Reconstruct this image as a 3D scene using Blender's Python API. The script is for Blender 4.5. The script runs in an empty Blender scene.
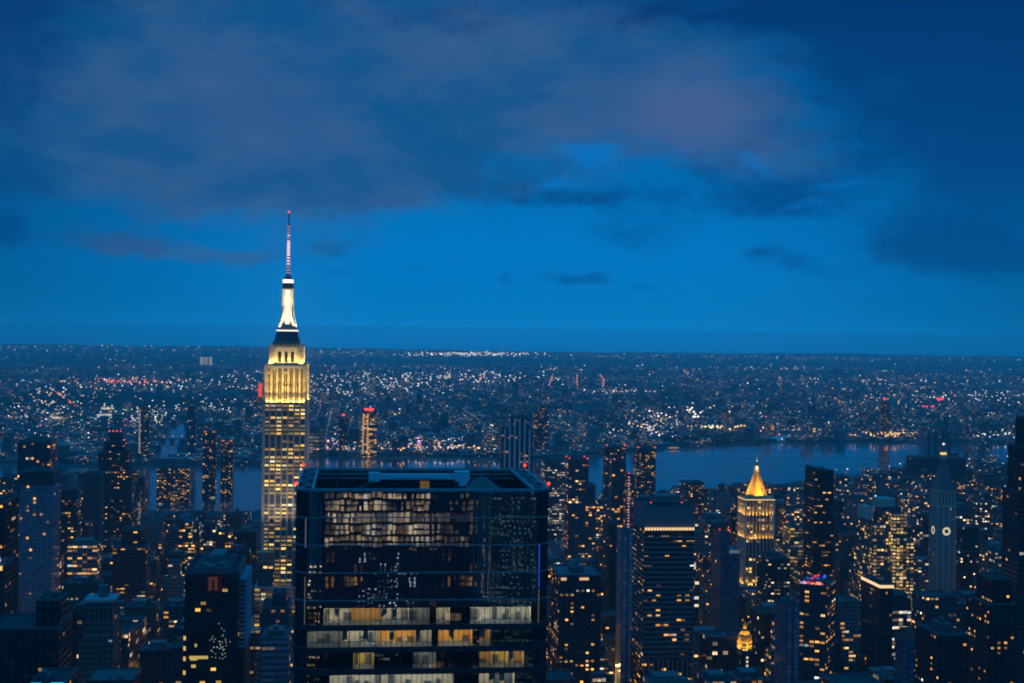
import bpy, math, random
import numpy as np
from mathutils import Matrix, Vector

random.seed(11)
S = bpy.context.scene
COL = S.collection
R = math.radians

# ------------------------------------------------------------------ camera
F = 1422.0            # focal length in pixels of the 1024 px wide frame
H = 335.0             # the observation deck
ROLL = 0.0131
PITCH = 0.0046
YAW = 0.1117          # the street grid against the view axis
cam = bpy.data.cameras.new("camera")
cam.sensor_width = 36.0
cam.lens = 36.0 * F / 1024.0
cam.clip_start = 0.5
cam.clip_end = 120000.0
camo = bpy.data.objects.new("camera", cam)
COL.objects.link(camo)
camo.matrix_world = Matrix.Translation((0, 0, H)) @ Matrix.Rotation(R(90) - PITCH, 4, 'X') @ Matrix.Rotation(ROLL, 4, 'Z')
S.camera = camo


def at(px, py, d):
    """point seen at pixel (px,py) at depth d along +Y"""
    u, v = (px - 512) / F, (341.5 - py) / F
    c, s = math.cos(ROLL), math.sin(ROLL)
    rt, up = u * c - v * s, u * s + v * c
    fw = math.cos(PITCH) + up * math.sin(PITCH)
    up2 = up * math.cos(PITCH) - math.sin(PITCH)
    return Vector((d * rt / fw, d, H + d * up2 / fw))


def pix(x, y, z):
    up2, rt = (z - H) / y, x / y
    up = (up2 * math.cos(PITCH) + math.sin(PITCH)) / (math.cos(PITCH) - up2 * math.sin(PITCH))
    k = math.cos(PITCH) + up * math.sin(PITCH)
    rt *= k
    c, s = math.cos(ROLL), math.sin(ROLL)
    return 512 + F * (rt * c + up * s), 341.5 - F * (-rt * s + up * c)


def ground(px, py, z=0.0):
    """where the line of sight through a pixel meets the ground"""
    p = at(px, py, 1000.0)
    k = (H - z) / (H - p.z)
    return Vector((p.x * k, 1000.0 * k, z))


# ------------------------------------------------------------------ render settings
S.render.engine = 'CYCLES'
cy = S.cycles
cy.use_denoising = True
cy.max_bounces = 6
cy.diffuse_bounces = 1
cy.glossy_bounces = 3
cy.transmission_bounces = 3
cy.transparent_max_bounces = 8
cy.volume_bounces = 4
cy.sample_clamp_indirect = 1.5
cy.filter_width = 1.9
cy.caustics_reflective = False
cy.caustics_refractive = False
S.view_settings.view_transform = 'Standard'
S.view_settings.look = 'None'
S.view_settings.exposure = 0.0
S.view_settings.gamma = 1.0
S.view_settings.use_curve_mapping = False


# ------------------------------------------------------------------ node helpers
class NT:
    def __init__(self, tree):
        self.t = tree
        tree.nodes.clear()

    def n(self, kind, **kw):
        nd = self.t.nodes.new(kind)
        for k, v in kw.items():
            setattr(nd, k, v)
        return nd

    def link(self, a, b):
        self.t.links.new(a, b)

    def put(self, sock, v):
        if isinstance(v, bpy.types.NodeSocket):
            self.t.links.new(v, sock)
        elif isinstance(v, (tuple, list)) and len(v) == 3 and sock.type == 'RGBA':
            sock.default_value = (*v, 1)
        else:
            sock.default_value = v

    def m(self, op, a, b=0.0, c=0.0, clamp=False):
        nd = self.n('ShaderNodeMath', operation=op, use_clamp=clamp)
        for i, v in enumerate((a, b, c)):
            self.put(nd.inputs[i], v)
        return nd.outputs[0]

    def mix(self, f, a, b, blend='MIX'):
        nd = self.n('ShaderNodeMix', data_type='RGBA', blend_type=blend)
        self.put(nd.inputs['Factor'], f)
        self.put(nd.inputs[6], a)
        self.put(nd.inputs[7], b)
        return nd.outputs[2]

    def ss(self, v, lo, hi):
        nd = self.n('ShaderNodeMapRange', interpolation_type='SMOOTHSTEP')
        self.put(nd.inputs[0], v)
        nd.inputs[1].default_value = lo
        nd.inputs[2].default_value = hi
        return nd.outputs[0]

    def ramp(self, f, stops, interp='LINEAR'):
        nd = self.n('ShaderNodeValToRGB')
        nd.color_ramp.interpolation = interp
        el = nd.color_ramp.elements
        while len(el) < len(stops):
            el.new(0.5)
        for e, (p, c) in zip(el, stops):
            e.position = p
            e.color = (*c, 1)
        self.put(nd.inputs[0], f)
        return nd.outputs[0]

    def xyz(self, x, y, z=0.0):
        nd = self.n('ShaderNodeCombineXYZ')
        for i, v in enumerate((x, y, z)):
            self.put(nd.inputs[i], v)
        return nd.outputs[0]

    def noise(self, vec, scale, detail=4.0, rough=0.55, out=0):
        nd = self.n('ShaderNodeTexNoise')
        if vec is not None:
            self.put(nd.inputs['Vector'], vec)
        nd.inputs['Scale'].default_value = scale
        nd.inputs['Detail'].default_value = detail
        nd.inputs['Roughness'].default_value = rough
        return nd.outputs[out]

    def white(self, vec, out=0):
        nd = self.n('ShaderNodeTexWhiteNoise', noise_dimensions='3D')
        self.put(nd.inputs['Vector'], vec)
        return nd.outputs[out]


# ------------------------------------------------------------------ world: dusk sky with cloud
W = bpy.data.worlds.new("World")
S.world = W
W.use_nodes = True


def build_world():
    n = NT(W.node_tree)
    tc = n.n('ShaderNodeTexCoord')
    sp = n.n('ShaderNodeSeparateXYZ')
    n.link(tc.outputs['Generated'], sp.inputs[0])
    X, Y, Z = sp.outputs
    az = n.m('ARCTAN2', X, Y)
    el = n.m('ARCSINE', Z)
    # clear sky gradient over elevation (radians), 0 .. 0.5
    sky = n.ramp(n.m('DIVIDE', el, 0.5), [
        (0.0, (0.0006, 0.43, 1.16)), (0.009, (0.0006, 0.43, 1.16)), (0.0135, (0.0005, 0.33, 0.89)), (0.019, (0.0005, 0.272, 0.74)), (0.03, (0.0005, 0.232, 0.635)), (0.05, (0.0004, 0.208, 0.575)), (0.11, (0.0003, 0.190, 0.555)),
        (0.20, (0.0003, 0.162, 0.48)), (0.33, (0.0006, 0.110, 0.345)), (0.50, (0.001, 0.078, 0.27)),
        (0.64, (0.004, 0.20, 0.55)), (0.80, (0.006, 0.29, 0.80)), (1.0, (0.008, 0.33, 0.90))])  # overhead sky, out of view, brightened to light the haze
    # lens vignette put into the sky colour: dimmer towards left and right
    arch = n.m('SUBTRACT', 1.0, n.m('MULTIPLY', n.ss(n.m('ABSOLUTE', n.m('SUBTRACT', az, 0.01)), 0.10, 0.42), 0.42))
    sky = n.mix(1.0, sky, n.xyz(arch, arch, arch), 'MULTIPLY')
    nish = n.n('ShaderNodeTexSky', sky_type='NISHITA', sun_disc=False)
    nish.sun_elevation = SUN_EL
    nish.sun_rotation = SUN_ROT
    sky = n.mix(0.012, sky, nish.outputs[0], 'ADD')
    # warped coordinates for the cloud
    p = n.xyz(n.m('MULTIPLY', az, 1.0), n.m('MULTIPLY', el, 2.0), 0.37)
    w1 = n.noise(p, 9.0, 5.0, 0.6, 1)
    sw = n.n('ShaderNodeSeparateXYZ')
    n.link(w1, sw.inputs[0])
    waz = n.m('ADD', az, n.m('MULTIPLY', n.m('SUBTRACT', sw.outputs[0], 0.5), 0.085))
    wel = n.m('ADD', el, n.m('MULTIPLY', n.m('SUBTRACT', sw.outputs[1], 0.5), 0.045))
    fine = n.noise(p, 26.0, 6.0, 0.62)
    rag = n.noise(p, 75.0, 5.0, 0.6)
    fine = n.m('ADD', n.m('MULTIPLY', fine, 0.72), n.m('MULTIPLY', rag, 0.28))
    big = n.noise(p, 11.0, 6.0, 0.62)

    def blobs(lst):
        acc = None
        for (px, py, rx, ry, wt) in lst:
            q = at(px, py, 1.0) - Vector((0, 0, H))
            q.normalize()
            a0, e0 = math.atan2(q.x, q.y), math.asin(q.z)
            dx = n.m('DIVIDE', n.m('SUBTRACT', waz, a0), rx / F)
            dy = n.m('DIVIDE', n.m('SUBTRACT', wel, e0), ry / F)
            r2 = n.m('ADD', n.m('MULTIPLY', dx, dx), n.m('MULTIPLY', dy, dy))
            v = n.m('MULTIPLY', n.m('POWER', 2.718, n.m('MULTIPLY', r2, -1.0)), wt)
            acc = v if acc is None else n.m('ADD', acc, v)
        return acc

    # the broad lilac-grey deck
    deck = blobs([(70, 125, 170, 78, .62), (245, 115, 150, 82, .70), (430, 115, 150, 74, .66), (570, 95, 130, 62, .62), (712, 122, 92, 50, .80),
                  (200, 185, 190, 30, .42), (430, 188, 170, 24, .50), (120, 246, 85, 15, .62), (235, 262, 62, 12, .48), (338, 247, 46, 16, .52),
                  (830, 150, 90, 60, .40), (620, 30, 240, 40, .50), (300, 12, 260, 40, .50), (60, 60, 120, 50, .3)])
    deckv = n.ss(n.m('ADD', deck, n.m('MULTIPLY', n.m('SUBTRACT', fine, 0.5), 1.35)), 0.20, 0.90)
    deckc = n.mix(n.ss(big, 0.35, 0.68), (0.006, 0.088, 0.26), (0.036, 0.112, 0.272))
    warm = blobs([(715, 125, 75, 50, 1.0), (245, 110, 70, 42, .55), (640, 110, 80, 50, .35), (150, 245, 90, 28, .25)])
    deckc = n.mix(n.m('MULTIPLY', warm, 0.55, clamp=True), deckc, (0.088, 0.130, 0.285))
    sky = n.mix(n.m('MULTIPLY', deckv, 0.9), sky, deckc)
    # darker, bluer cloud: upper corners, right-hand mass, thin wisps
    dark = blobs([(1030, 60, 150, 110, 1.15), (1000, 175, 90, 60, .55), (965, 247, 88, 25, 1.1), (850, 10, 170, 45, .7), (870, 120, 110, 100, .36), (500, 200, 150, 12, .3), (700, 185, 130, 26, .5),
                  (-30, 40, 120, 130, .9), (10, 195, 90, 30, .4), (10, 238, 34, 13, 1.1), (560, 205, 90, 14, .5),
                  (640, 235, 48, 15, .7), (775, 205, 75, 22, .5), (590, 272, 48, 8, .85), (652, 284, 18, 6, .7),
                  (795, 270, 44, 13, .85), (745, 258, 26, 8, .65), (425, 265, 22, 7, .5), (348, 280, 42, 6, .5),
                  (516, 272, 9, 7, .5), (380, 10, 300, 22, .45), (700, 8, 150, 18, .5)])
    darkv = n.ss(n.m('ADD', dark, n.m('MULTIPLY', n.m('SUBTRACT', fine, 0.5), 1.7)), 0.22, 1.1)
    darkc = n.ramp(n.m('DIVIDE', el, 0.25), [(0.0, (0.001, 0.085, 0.28)), (0.4, (0.001, 0.064, 0.235)), (1.0, (0.001, 0.030, 0.155))])
    sky = n.mix(n.m('MULTIPLY', darkv, 0.88), sky, darkc)
    # bright ragged gaps
    gap = blobs([(598, 163, 28, 15, 1.2), (552, 188, 18, 9, 1.1), (575, 150, 40, 8, .7), (765, 165, 18, 16, .8), (840, 190, 60, 9, .8), (800, 205, 30, 6, .7), (330, 235, 70, 14, .4)])
    gapv = n.ss(n.m('ADD', gap, n.m('MULTIPLY', n.m('SUBTRACT', fine, 0.5), 1.0)), 0.35, 1.1)
    sky = n.mix(n.m('MULTIPLY', gapv, 0.7), sky, (0.002, 0.17, 0.56))
    # the west, behind the viewer, still holds the afterglow
    sky = n.mix(n.m('MULTIPLY', n.ss(Y, 0.15, -0.75), n.m('SUBTRACT', 1.0, n.ss(el, 0.15, 1.0))), sky, WEST)
    # fade everything under the horizon to a dim ground glow
    sky = n.mix(n.ss(el, -0.03, 0.0), (0.001, 0.03, 0.09), sky)
    bg = n.n('ShaderNodeBackground')
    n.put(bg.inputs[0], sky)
    bg.inputs[1].default_value = 1.0
    o = n.n('ShaderNodeOutputWorld')
    n.link(bg.outputs[0], o.inputs[0])


WEST = (0.004, 0.17, 0.46)
SUN_EL, SUN_ROT = R(-3.0), R(180)
build_world()

# the last twilight behind the viewer
sun = bpy.data.lights.new("twilight", 'SUN')
sun.energy = 0.03
sun.angle = R(40)
sun.color = (0.12, 0.50, 1.0)
suno = bpy.data.objects.new("twilight", sun)
COL.objects.link(suno)
suno.rotation_euler = (R(62), 0, R(-14))
suno.location = (0, -50, 600)


# ------------------------------------------------------------------ mesh builder
class MB:
    def __init__(self):
        self.v, self.f, self.mi, self.uv, self.col = [], [], [], [], []
        self.smooth = False
        self.cuts = []

    def cut(self):
        """what follows is a piece of its own"""
        if self.f and (not self.cuts or self.cuts[-1][0] != len(self.f)):
            self.cuts.append((len(self.f), len(self.v)))

    def quad(self, pts, m=0, uv=None, col=None):
        b = len(self.v)
        self.v.extend([tuple(p) for p in pts])
        self.f.append(tuple(range(b, b + len(pts))))
        self.mi.append(m)
        self.uv.append(uv or [(0.5, 0.5)] * len(pts))
        self.col.append(col or (0.2, 0.2, 0.2, 0.2))

    def prism(self, poly, z0, z1, m=0, cell=None, top=True, bottom=False, col=None, taper=1.0, topm=None, uo=0.0):
        """poly counter-clockwise seen from above; cell=(wx,hz) window grid"""
        n = len(poly)
        cx = sum(p[0] for p in poly) / n
        cyy = sum(p[1] for p in poly) / n
        tp = [(cx + (p[0] - cx) * taper, cyy + (p[1] - cyy) * taper) for p in poly]
        for i in range(n):
            a, b = poly[i], poly[(i + 1) % n]
            ta, tb = tp[i], tp[(i + 1) % n]
            uv = None
            if cell:
                L = math.hypot(b[0] - a[0], b[1] - a[1])
                nu = max(1, round(L / cell[0]))
                u0 = 60 * i + uo
                v0 = round(z0 / cell[1])
                nv = max(1, round((z1 - z0) / cell[1]))
                uv = [(u0, v0), (u0 + nu, v0), (u0 + nu, v0 + nv), (u0, v0 + nv)]
            self.quad([(*a, z0), (*b, z0), (*tb, z1), (*ta, z1)], m, uv, col)
        if top:
            self.quad([(*p, z1) for p in tp], m if topm is None else topm, None, col)
        if bottom:
            self.quad([(*p, z0) for p in reversed(poly)], m, None, col)

    def box(self, x0, x1, y0, y1, z0, z1, m=0, cell=None, top=True, bottom=False, col=None, topm=None, uo=0.0):
        self.prism([(x0, y0), (x1, y0), (x1, y1), (x0, y1)], z0, z1, m, cell, top, bottom, col, 1.0, topm, uo)

    def beam(self, a, b, t, m=0):
        a, b = Vector(a), Vector(b)
        d = (b - a).normalized()
        s = d.cross(Vector((0, 0, 1)))
        if s.length < 1e-3:
            s = Vector((1, 0, 0))
        s.normalize()
        u = s.cross(d).normalized()
        s, u = s * t / 2, u * t / 2
        q = [s + u, -s + u, -s - u, s - u]
        for i in range(4):
            j = (i + 1) % 4
            self.quad([a + q[i], a + q[j], b + q[j], b + q[i]], m)
        self.quad([a + k for k in reversed(q)], m)
        self.quad([b + k for k in q], m)

    def octa(self, c, rx, rz, col, m=0):
        x, y, z = c
        P = [(x + rx, y, z), (x, y + rx, z), (x - rx, y, z), (x, y - rx, z), (x, y, z + rz), (x, y, z - rz)]
        for i in range(4):
            j = (i + 1) % 4
            self.quad([P[i], P[j], P[4]], m, None, col)
            self.quad([P[j], P[i], P[5]], m, None, col)

    def cone(self, c, r0, r1, z0, z1, n=10, m=0, top=True):
        x, y = c
        ring = lambda r, z: [(x + r * math.cos(2 * math.pi * k / n), y + r * math.sin(2 * math.pi * k / n), z) for k in range(n)]
        A, B = ring(r0, z0), ring(r1, z1)
        for i in range(n):
            j = (i + 1) % n
            self.quad([A[i], A[j], B[j], B[i]], m)
        if top and r1 > 1e-3:
            self.quad(B, m)

    def build(self, name, mats, parent=None, loc=None, rz=None):
        if self.cuts:
            last = None
            ends = self.cuts + [(len(self.f), len(self.v))]
            f0 = v0 = 0
            for (f1, v1) in ends:
                if f1 > f0:
                    q = MB()
                    q.v = self.v[v0:v1]
                    q.f = [tuple(i - v0 for i in f) for f in self.f[f0:f1]]
                    q.mi, q.uv, q.col, q.smooth = self.mi[f0:f1], self.uv[f0:f1], self.col[f0:f1], self.smooth
                    last = q.build(name, mats, parent, loc, rz)
                f0, v0 = f1, v1
            return last
        me = bpy.data.meshes.new(name)
        me.from_pydata(self.v, [], self.f)
        if not isinstance(mats, (list, tuple)):
            mats = [mats]
        for mt in mats:
            me.materials.append(mt)
        me.polygons.foreach_set('material_index', self.mi)
        ul = me.uv_layers.new(name="wall_uv")
        ul.data.foreach_set('uv', [c for f in self.uv for p in f for c in p])
        at_ = me.color_attributes.new("bcol", 'FLOAT_COLOR', 'CORNER')
        at_.data.foreach_set('color', [c for f, cc in zip(self.f, self.col) for _ in f for c in cc])
        if self.smooth:
            me.polygons.foreach_set('use_smooth', [True] * len(self.f))
        me.update()
        o = bpy.data.objects.new(name, me)
        COL.objects.link(o)
        if parent:
            o.parent = parent
        if loc is not None:
            o.location = loc
        if rz is not None:
            o.rotation_euler = (0, 0, rz)
        return o


def tag(o, label=None, cat=None, group=None, kind=None):
    for k, v in (('label', label), ('category', cat), ('group', group), ('kind', kind)):
        if v:
            o[k] = v
    return o


def empty(name, loc, rz=0.0):
    o = bpy.data.objects.new(name, None)
    o.location = loc
    o.rotation_euler = (0, 0, rz)
    o.empty_display_size = 5
    COL.objects.link(o)
    return o


# ------------------------------------------------------------------ materials
def new_mat(name):
    m = bpy.data.materials.new(name)
    m.use_nodes = True
    return m, NT(m.node_tree)


def finish(m, n, sh, vol=False):
    o = n.n('ShaderNodeOutputMaterial')
    n.link(sh, o.inputs[1 if vol else 0])
    m.cycles.emission_sampling = 'NONE'
    return m


def principled(n, base, rough=0.8, emis=None, estr=None, metal=0.0, spec=0.5):
    b = n.n('ShaderNodeBsdfPrincipled')
    n.put(b.inputs['Base Color'], base)
    n.put(b.inputs['Roughness'], rough)
    n.put(b.inputs['Metallic'], metal)
    b.inputs['Specular IOR Level'].default_value = spec
    if emis is not None:
        n.put(b.inputs['Emission Color'], emis)
        n.put(b.inputs['Emission Strength'], estr if estr is not None else 1.0)
    return b


def plain(name, col, rough=0.8, var=0.25, scale=0.15, metal=0.0):
    m, n = new_mat(name)
    tc = n.n('ShaderNodeTexCoord')
    nz = n.noise(tc.outputs['Object'], scale, 5.0, 0.65)
    k = n.m('ADD', 1.0 - var, n.m('MULTIPLY', nz, 2 * var))
    c = n.mix(1.0, col, n.xyz(k, k, k), 'MULTIPLY')
    return finish(m, n, principled(n, c, rough, metal=metal).outputs[0])


def glow(name, col, st, sampled=False):
    m, n = new_mat(name)
    e = n.n('ShaderNodeEmission')
    n.put(e.inputs[0], col)
    e.inputs[1].default_value = st
    finish(m, n, e.outputs[0])
    if sampled:
        m.cycles.emission_sampling = 'AUTO'
    return m


HUES = {
    'spire': [(0.0, (1.0, .52, .08)), (.5, (1.0, .60, .12)), (.85, (1.0, .70, .22)), (1.0, (1.0, .85, .55))],
    'amber': [(0.0, (1.0, .42, .07)), (.35, (1.0, .50, .12)), (.62, (1.0, .60, .22)), (.82, (1.0, .72, .38)), (.94, (.92, .90, .80)), (1.0, (.7, .9, 1.0))],
    'gold': [(0.0, (1.0, .56, .12)), (.5, (1.0, .62, .18)), (.85, (1.0, .72, .32)), (1.0, (1.0, .85, .6))],
    'pale': [(0.0, (1.0, .66, .34)), (.4, (1.0, .80, .55)), (.75, (.95, .92, .80)), (1.0, (.75, .9, 1.0))],
}


def facade(name, wall, win=(.18, .25, .8), frac=0.2, st=1.0, hue='amber', glass=(.02, .03, .045), floorb=1.0, rough=.8, attr=False, grpk=.18):
    """a wall with a grid of windows, some lit; the grid is in the wall's own UV (one unit = one window)"""
    m, n = new_mat(name)
    uvn = n.n('ShaderNodeUVMap', uv_map="wall_uv")
    sp = n.n('ShaderNodeSeparateXYZ')
    n.link(uvn.outputs[0], sp.inputs[0])
    U, V = sp.outputs[0], sp.outputs[1]
    fu, fv = n.m('FRACT', U), n.m('FRACT', V)
    cu, cv = n.m('FLOOR', U), n.m('FLOOR', V)
    oi = n.n('ShaderNodeObjectInfo')
    seed = n.m('MULTIPLY', oi.outputs['Random'], 517.0)
    wn = n.n('ShaderNodeTexWhiteNoise', noise_dimensions='3D')
    n.put(wn.inputs['Vector'], n.xyz(cu, cv, seed))
    fl = n.white(n.xyz(n.m('FLOOR', n.m('DIVIDE', U, 57.0)), cv, n.m('ADD', seed, 31.7)))
    grp = n.white(n.xyz(n.m('FLOOR', n.m('DIVIDE', U, 3.0)), cv, n.m('ADD', seed, 77.3)))
    if attr:
        an = n.n('ShaderNodeAttribute', attribute_name="bcol")
        wallc, fr = an.outputs['Color'], an.outputs['Alpha']
    else:
        wallc, fr = wall, frac
    p = n.m('MULTIPLY', fr, n.m('ADD', 1.0 - 0.75 * floorb, n.m('MULTIPLY', n.m('POWER', fl, 2.0), 2.25 * floorb)))
    lit = n.m('LESS_THAN', wn.outputs[0], p)
    lit = n.m('MAXIMUM', lit, n.m('LESS_THAN', grp, n.m('MULTIPLY', fr, grpk)))
    wv = n.m('MULTIPLY', win[0], n.m('ADD', 0.55, n.m('MULTIPLY', oi.outputs['Random'], 0.9)))
    hv = n.m('ADD', win[2], n.m('MULTIPLY', n.m('SUBTRACT', n.m('FRACT', n.m('MULTIPLY', oi.outputs['Random'], 17.0)), 0.5), 0.16))
    mask = n.m('MULTIPLY', n.m('MULTIPLY', n.m('GREATER_THAN', fu, wv), n.m('LESS_THAN', fu, n.m('SUBTRACT', 1.0, wv))),
               n.m('MULTIPLY', n.m('GREATER_THAN', fv, win[1]), n.m('LESS_THAN', fv, hv)))
    rc = n.n('ShaderNodeSeparateXYZ')
    n.link(wn.outputs[1], rc.inputs[0])
    ec = n.ramp(rc.outputs[0], HUES[hue])
    if attr:
        cool = n.m('GREATER_THAN', n.m('FRACT', n.m('MULTIPLY', oi.outputs['Random'], 7.31)), 0.74)
        ec = n.mix(cool, ec, n.ramp(rc.outputs[0], HUES['pale']))
    b = n.m('ADD', 0.14, n.m('MULTIPLY', n.m('POWER', rc.outputs[1], 2.4), 1.9))
    # uneven light inside one window: blinds, lamps
    bl = n.noise(n.xyz(n.m('MULTIPLY', U, 2.3), n.m('MULTIPLY', V, 2.9), seed), 1.0, 2.0)
    b = n.m('MULTIPLY', b, n.m('ADD', 0.45, n.m('MULTIPLY', bl, 1.1)))
    # a blind drawn part of the way, a mullion in the middle
    w2 = n.white(n.xyz(cu, cv, n.m('ADD', seed, 11.3)))
    open_ = n.m('LESS_THAN', fv, n.m('SUBTRACT', win[2] + .05, n.m('MULTIPLY', n.m('POWER', w2, 3.0), .55)))
    mul = n.m('GREATER_THAN', n.m('ABSOLUTE', n.m('SUBTRACT', fu, 0.5)), 0.035)
    b = n.m('MULTIPLY', b, n.m('MULTIPLY', n.m('ADD', 0.25, n.m('MULTIPLY', open_, 0.75)), n.m('ADD', 0.35, n.m('MULTIPLY', mul, 0.65))))
    es = n.m('MULTIPLY', n.m('MULTIPLY', lit, mask), n.m('MULTIPLY', b, st))
    tc = n.n('ShaderNodeTexCoord')
    nz = n.noise(tc.outputs['Object'], 0.09, 6.0, 0.7)
    k = n.m('ADD', 0.6, n.m('MULTIPLY', nz, 0.8))
    k = n.m('MULTIPLY', k, 0.29)
    wc = n.mix(1.0, wallc, n.xyz(k, k, k), 'MULTIPLY')
    gl = n.mix(n.m('MULTIPLY', rc.outputs[2], 0.8), glass, (glass[0] * 2.5 + .01, glass[1] * 2.5 + .01, glass[2] * 2.5 + .01))
    base = n.mix(mask, wc, gl)
    ro = n.m('ADD', rough, n.m('MULTIPLY', mask, 0.15 - rough))
    bs = principled(n, base, ro, ec, es, spec=0.3)
    return finish(m, n, bs.outputs[0])


M = {}
M['roof'] = plain('roof_gravel', (.045, .045, .048), .95, .5, .12)
M['roof_pale'] = plain('roof_membrane', (.13, .135, .14), .9, .4, .08)
M['steel'] = plain('painted_steel', (.07, .08, .09), .6, .25)
M['steel_blue'] = plain('pale_steel', (.22, .27, .30), .5, .25)
M['black'] = plain('black_metal', (.012, .013, .016), .5)
M['stone'] = plain('limestone', (.42, .39, .33), .85, .18, .2)
M['stone_grey'] = plain('grey_stone', (.15, .15, .15), .85, .2, .2)
M['wood'] = plain('weathered_wood', (.10, .075, .05), .9)
M['gold'] = plain('gilded_tiles', (.62, .38, .07), .55, .3, 1.2, 0.0)
M['red'] = glow('red_beacon', (1.0, .05, .03), 2.4)
M['white_l'] = glow('white_lamp', (1.0, .86, .70), 2.2)
M['amber_l'] = glow('amber_lamp', (1.0, .55, .14), 1.3)
M['pink_l'] = glow('pink_lamp', (1.0, .42, .62), 1.0)
M['cyan_l'] = glow('cyan_lamp', (.02, .62, .80), 1.0)
M['blue_l'] = glow('blue_lamp', (.06, .12, 1.0), 1.0)
M['gold_l'] = glow('gold_lamp', (1.0, .62, .16), 1.2)


def lampmat():
    m, n = new_mat('lamp_light')
    an = n.n('ShaderNodeAttribute', attribute_name="bcol")
    e = n.n('ShaderNodeEmission')
    n.link(an.outputs['Color'], e.inputs[0])
    n.link(an.outputs['Alpha'], e.inputs[1])
    return finish(m, n, e.outputs[0])


M['dot'] = lampmat()
# wall styles
M['punched'] = facade('punched_windows', None, (.22, .28, .76), attr=True, st=1.75)
M['ribbon'] = facade('ribbon_windows', None, (.05, .34, .80), attr=True, st=1.1, grpk=.5)
M['curtain'] = facade('curtain_wall_glass', None, (.07, .14, .90), attr=True, st=0.9, rough=.45, hue='pale', grpk=.4)
M['far'] = facade('far_walls', None, (.2, .25, .8), attr=True, st=.42, hue='pale')

FOOT = []      # (x, y, radius) kept clear of ordinary buildings
RECTS = []     # (x0, x1, ytop, ybottom_kept_clear, depth) of the named towers, in pixels, for choosing building heights
MARK = []      # (px, py, short description) for wording


# ------------------------------------------------------------------ generic tower
def geom(x0, x1, ytop, d, l):
    a = at(x0, ytop, d)
    b = at(x1, ytop, d)
    Sx = b.x - a.x
    c = (a + b) / 2
    az = math.atan2(c.x, c.y)
    th = az + YAW
    Sp = Sx * math.cos(az)
    l = min(l, 0.75 * Sp / max(abs(math.sin(th)), 1e-3))
    w = (Sp - l * abs(math.sin(th))) / math.cos(th)
    return c, w, l, c.z


def zof(px, py, d):
    return at(px, py, d).z


def tower(name, label, x0, x1, ytop, d, l, mat, cell, tiers=None, clear=683, cat='skyscraper', short=None, roof='roof', parapet=1.2,
          penthouse=None, base=0.0, wallmat2=None, group=None, yaw=YAW):
    """tiers: [(ytop pixel, width scale, depth scale, x shift scale)], lowest first"""
    c, w, l, h = geom(x0, x1, ytop, d, l)
    root = empty(name, (c.x, c.y, base), yaw)
    tag(root, label, cat, group)
    pm = (x0 + x1) / 2
    tiers = tiers or [(ytop, 1, 1, 0)]
    wall, rf = MB(), MB()
    z0 = 0.0
    for i, (yt, sw, sl, sx) in enumerate(tiers):
        z1 = zof(pm, yt, d) - base
        hw, hl, ox = w * sw / 2, l * sl / 2, w * sx
        wall.box(ox - hw, ox + hw, -hl, hl, z0, z1, 0, cell, top=False, uo=7 * i)
        # parapet: wall goes up a little, roof deck sits inside
        t = min(0.6, hw * .1)
        rf.cut()
        rf.box(ox - hw, ox + hw, -hl, -hl + t, z1, z1 + parapet, 0)
        rf.box(ox - hw, ox + hw, hl - t, hl, z1, z1 + parapet, 0)
        rf.box(ox - hw, ox - hw + t, -hl + t, hl - t, z1, z1 + parapet, 0)
        rf.box(ox + hw - t, ox + hw, -hl + t, hl - t, z1, z1 + parapet, 0)
        rf.quad([(ox - hw + t, -hl + t, z1), (ox + hw - t, -hl + t, z1), (ox + hw - t, hl - t, z1), (ox - hw + t, hl - t, z1)], 1)
        z0 = z1
    wall.build('wall', mat, root)
    rf.build('roof', [M['steel'], M[roof]], root)
    if not penthouse and l > 15 and w > 9:
        rr = random.Random(int(x0 * 7 + ytop))
        pm_ = MB()
        tw, tl, tx = w * tiers[-1][1], l * tiers[-1][2], w * tiers[-1][3]
        for _ in range(rr.randint(3, 5)):
            ux, uy = tx + rr.uniform(-.36, .3) * tw, rr.uniform(-.36, .34) * tl
            uw, ul = rr.uniform(.08, .2) * tw, rr.uniform(.07, .2) * tl
            pm_.cut()
            pm_.box(ux - uw / 2, ux + uw / 2, uy - ul / 2, uy + ul / 2, z0, z0 + rr.uniform(1.6, 4.2), 0)
        pm_.build('roof_unit', M['stone_grey'] if rr.random() < .5 else M['steel'], root)
    W_ = dict(root=root, w=w * tiers[-1][1], l=l * tiers[-1][2], h=z0, d=d, w0=w, l0=l, ox=w * tiers[-1][3], px=pm, c=c)
    if penthouse:
        sw, sl, ph = penthouse
        p = MB()
        p.box(W_['ox'] - W_['w'] * sw / 2, W_['ox'] + W_['w'] * sw / 2, -W_['l'] * sl / 2, W_['l'] * sl / 2, z0, z0 + ph, 0)
        p.box(W_['ox'] - W_['w'] * sw / 5, W_['ox'] + W_['w'] * sw / 9, -W_['l'] * sl / 4, W_['l'] * sl / 6, z0 + ph, z0 + ph * 1.5, 0)
        p.build('penthouse', M['stone_grey'] if penthouse[2] > 5 else M['steel'], root)
    FOOT.append((c.x, c.y, math.hypot(w, l) / 2 + 6))
    RECTS.append((x0, x1, ytop, clear, d))
    if short:
        MARK.append((pm, (ytop + min(clear, 640)) / 2, short))
    return W_


def beacon(T, x, y, z, r=None, m='red', name='beacon'):
    """aviation light on a short post"""
    r = r or T['d'] * .8 / F
    b = MB()
    b.beam((x, y, z), (x, y, z + r * 1.2), r * .35, 0)
    b.octa((x, y, z + r * 2.1), r, r, None, 1)
    return b.build(name, [M['steel'], M[m]], T['root'])


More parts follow.
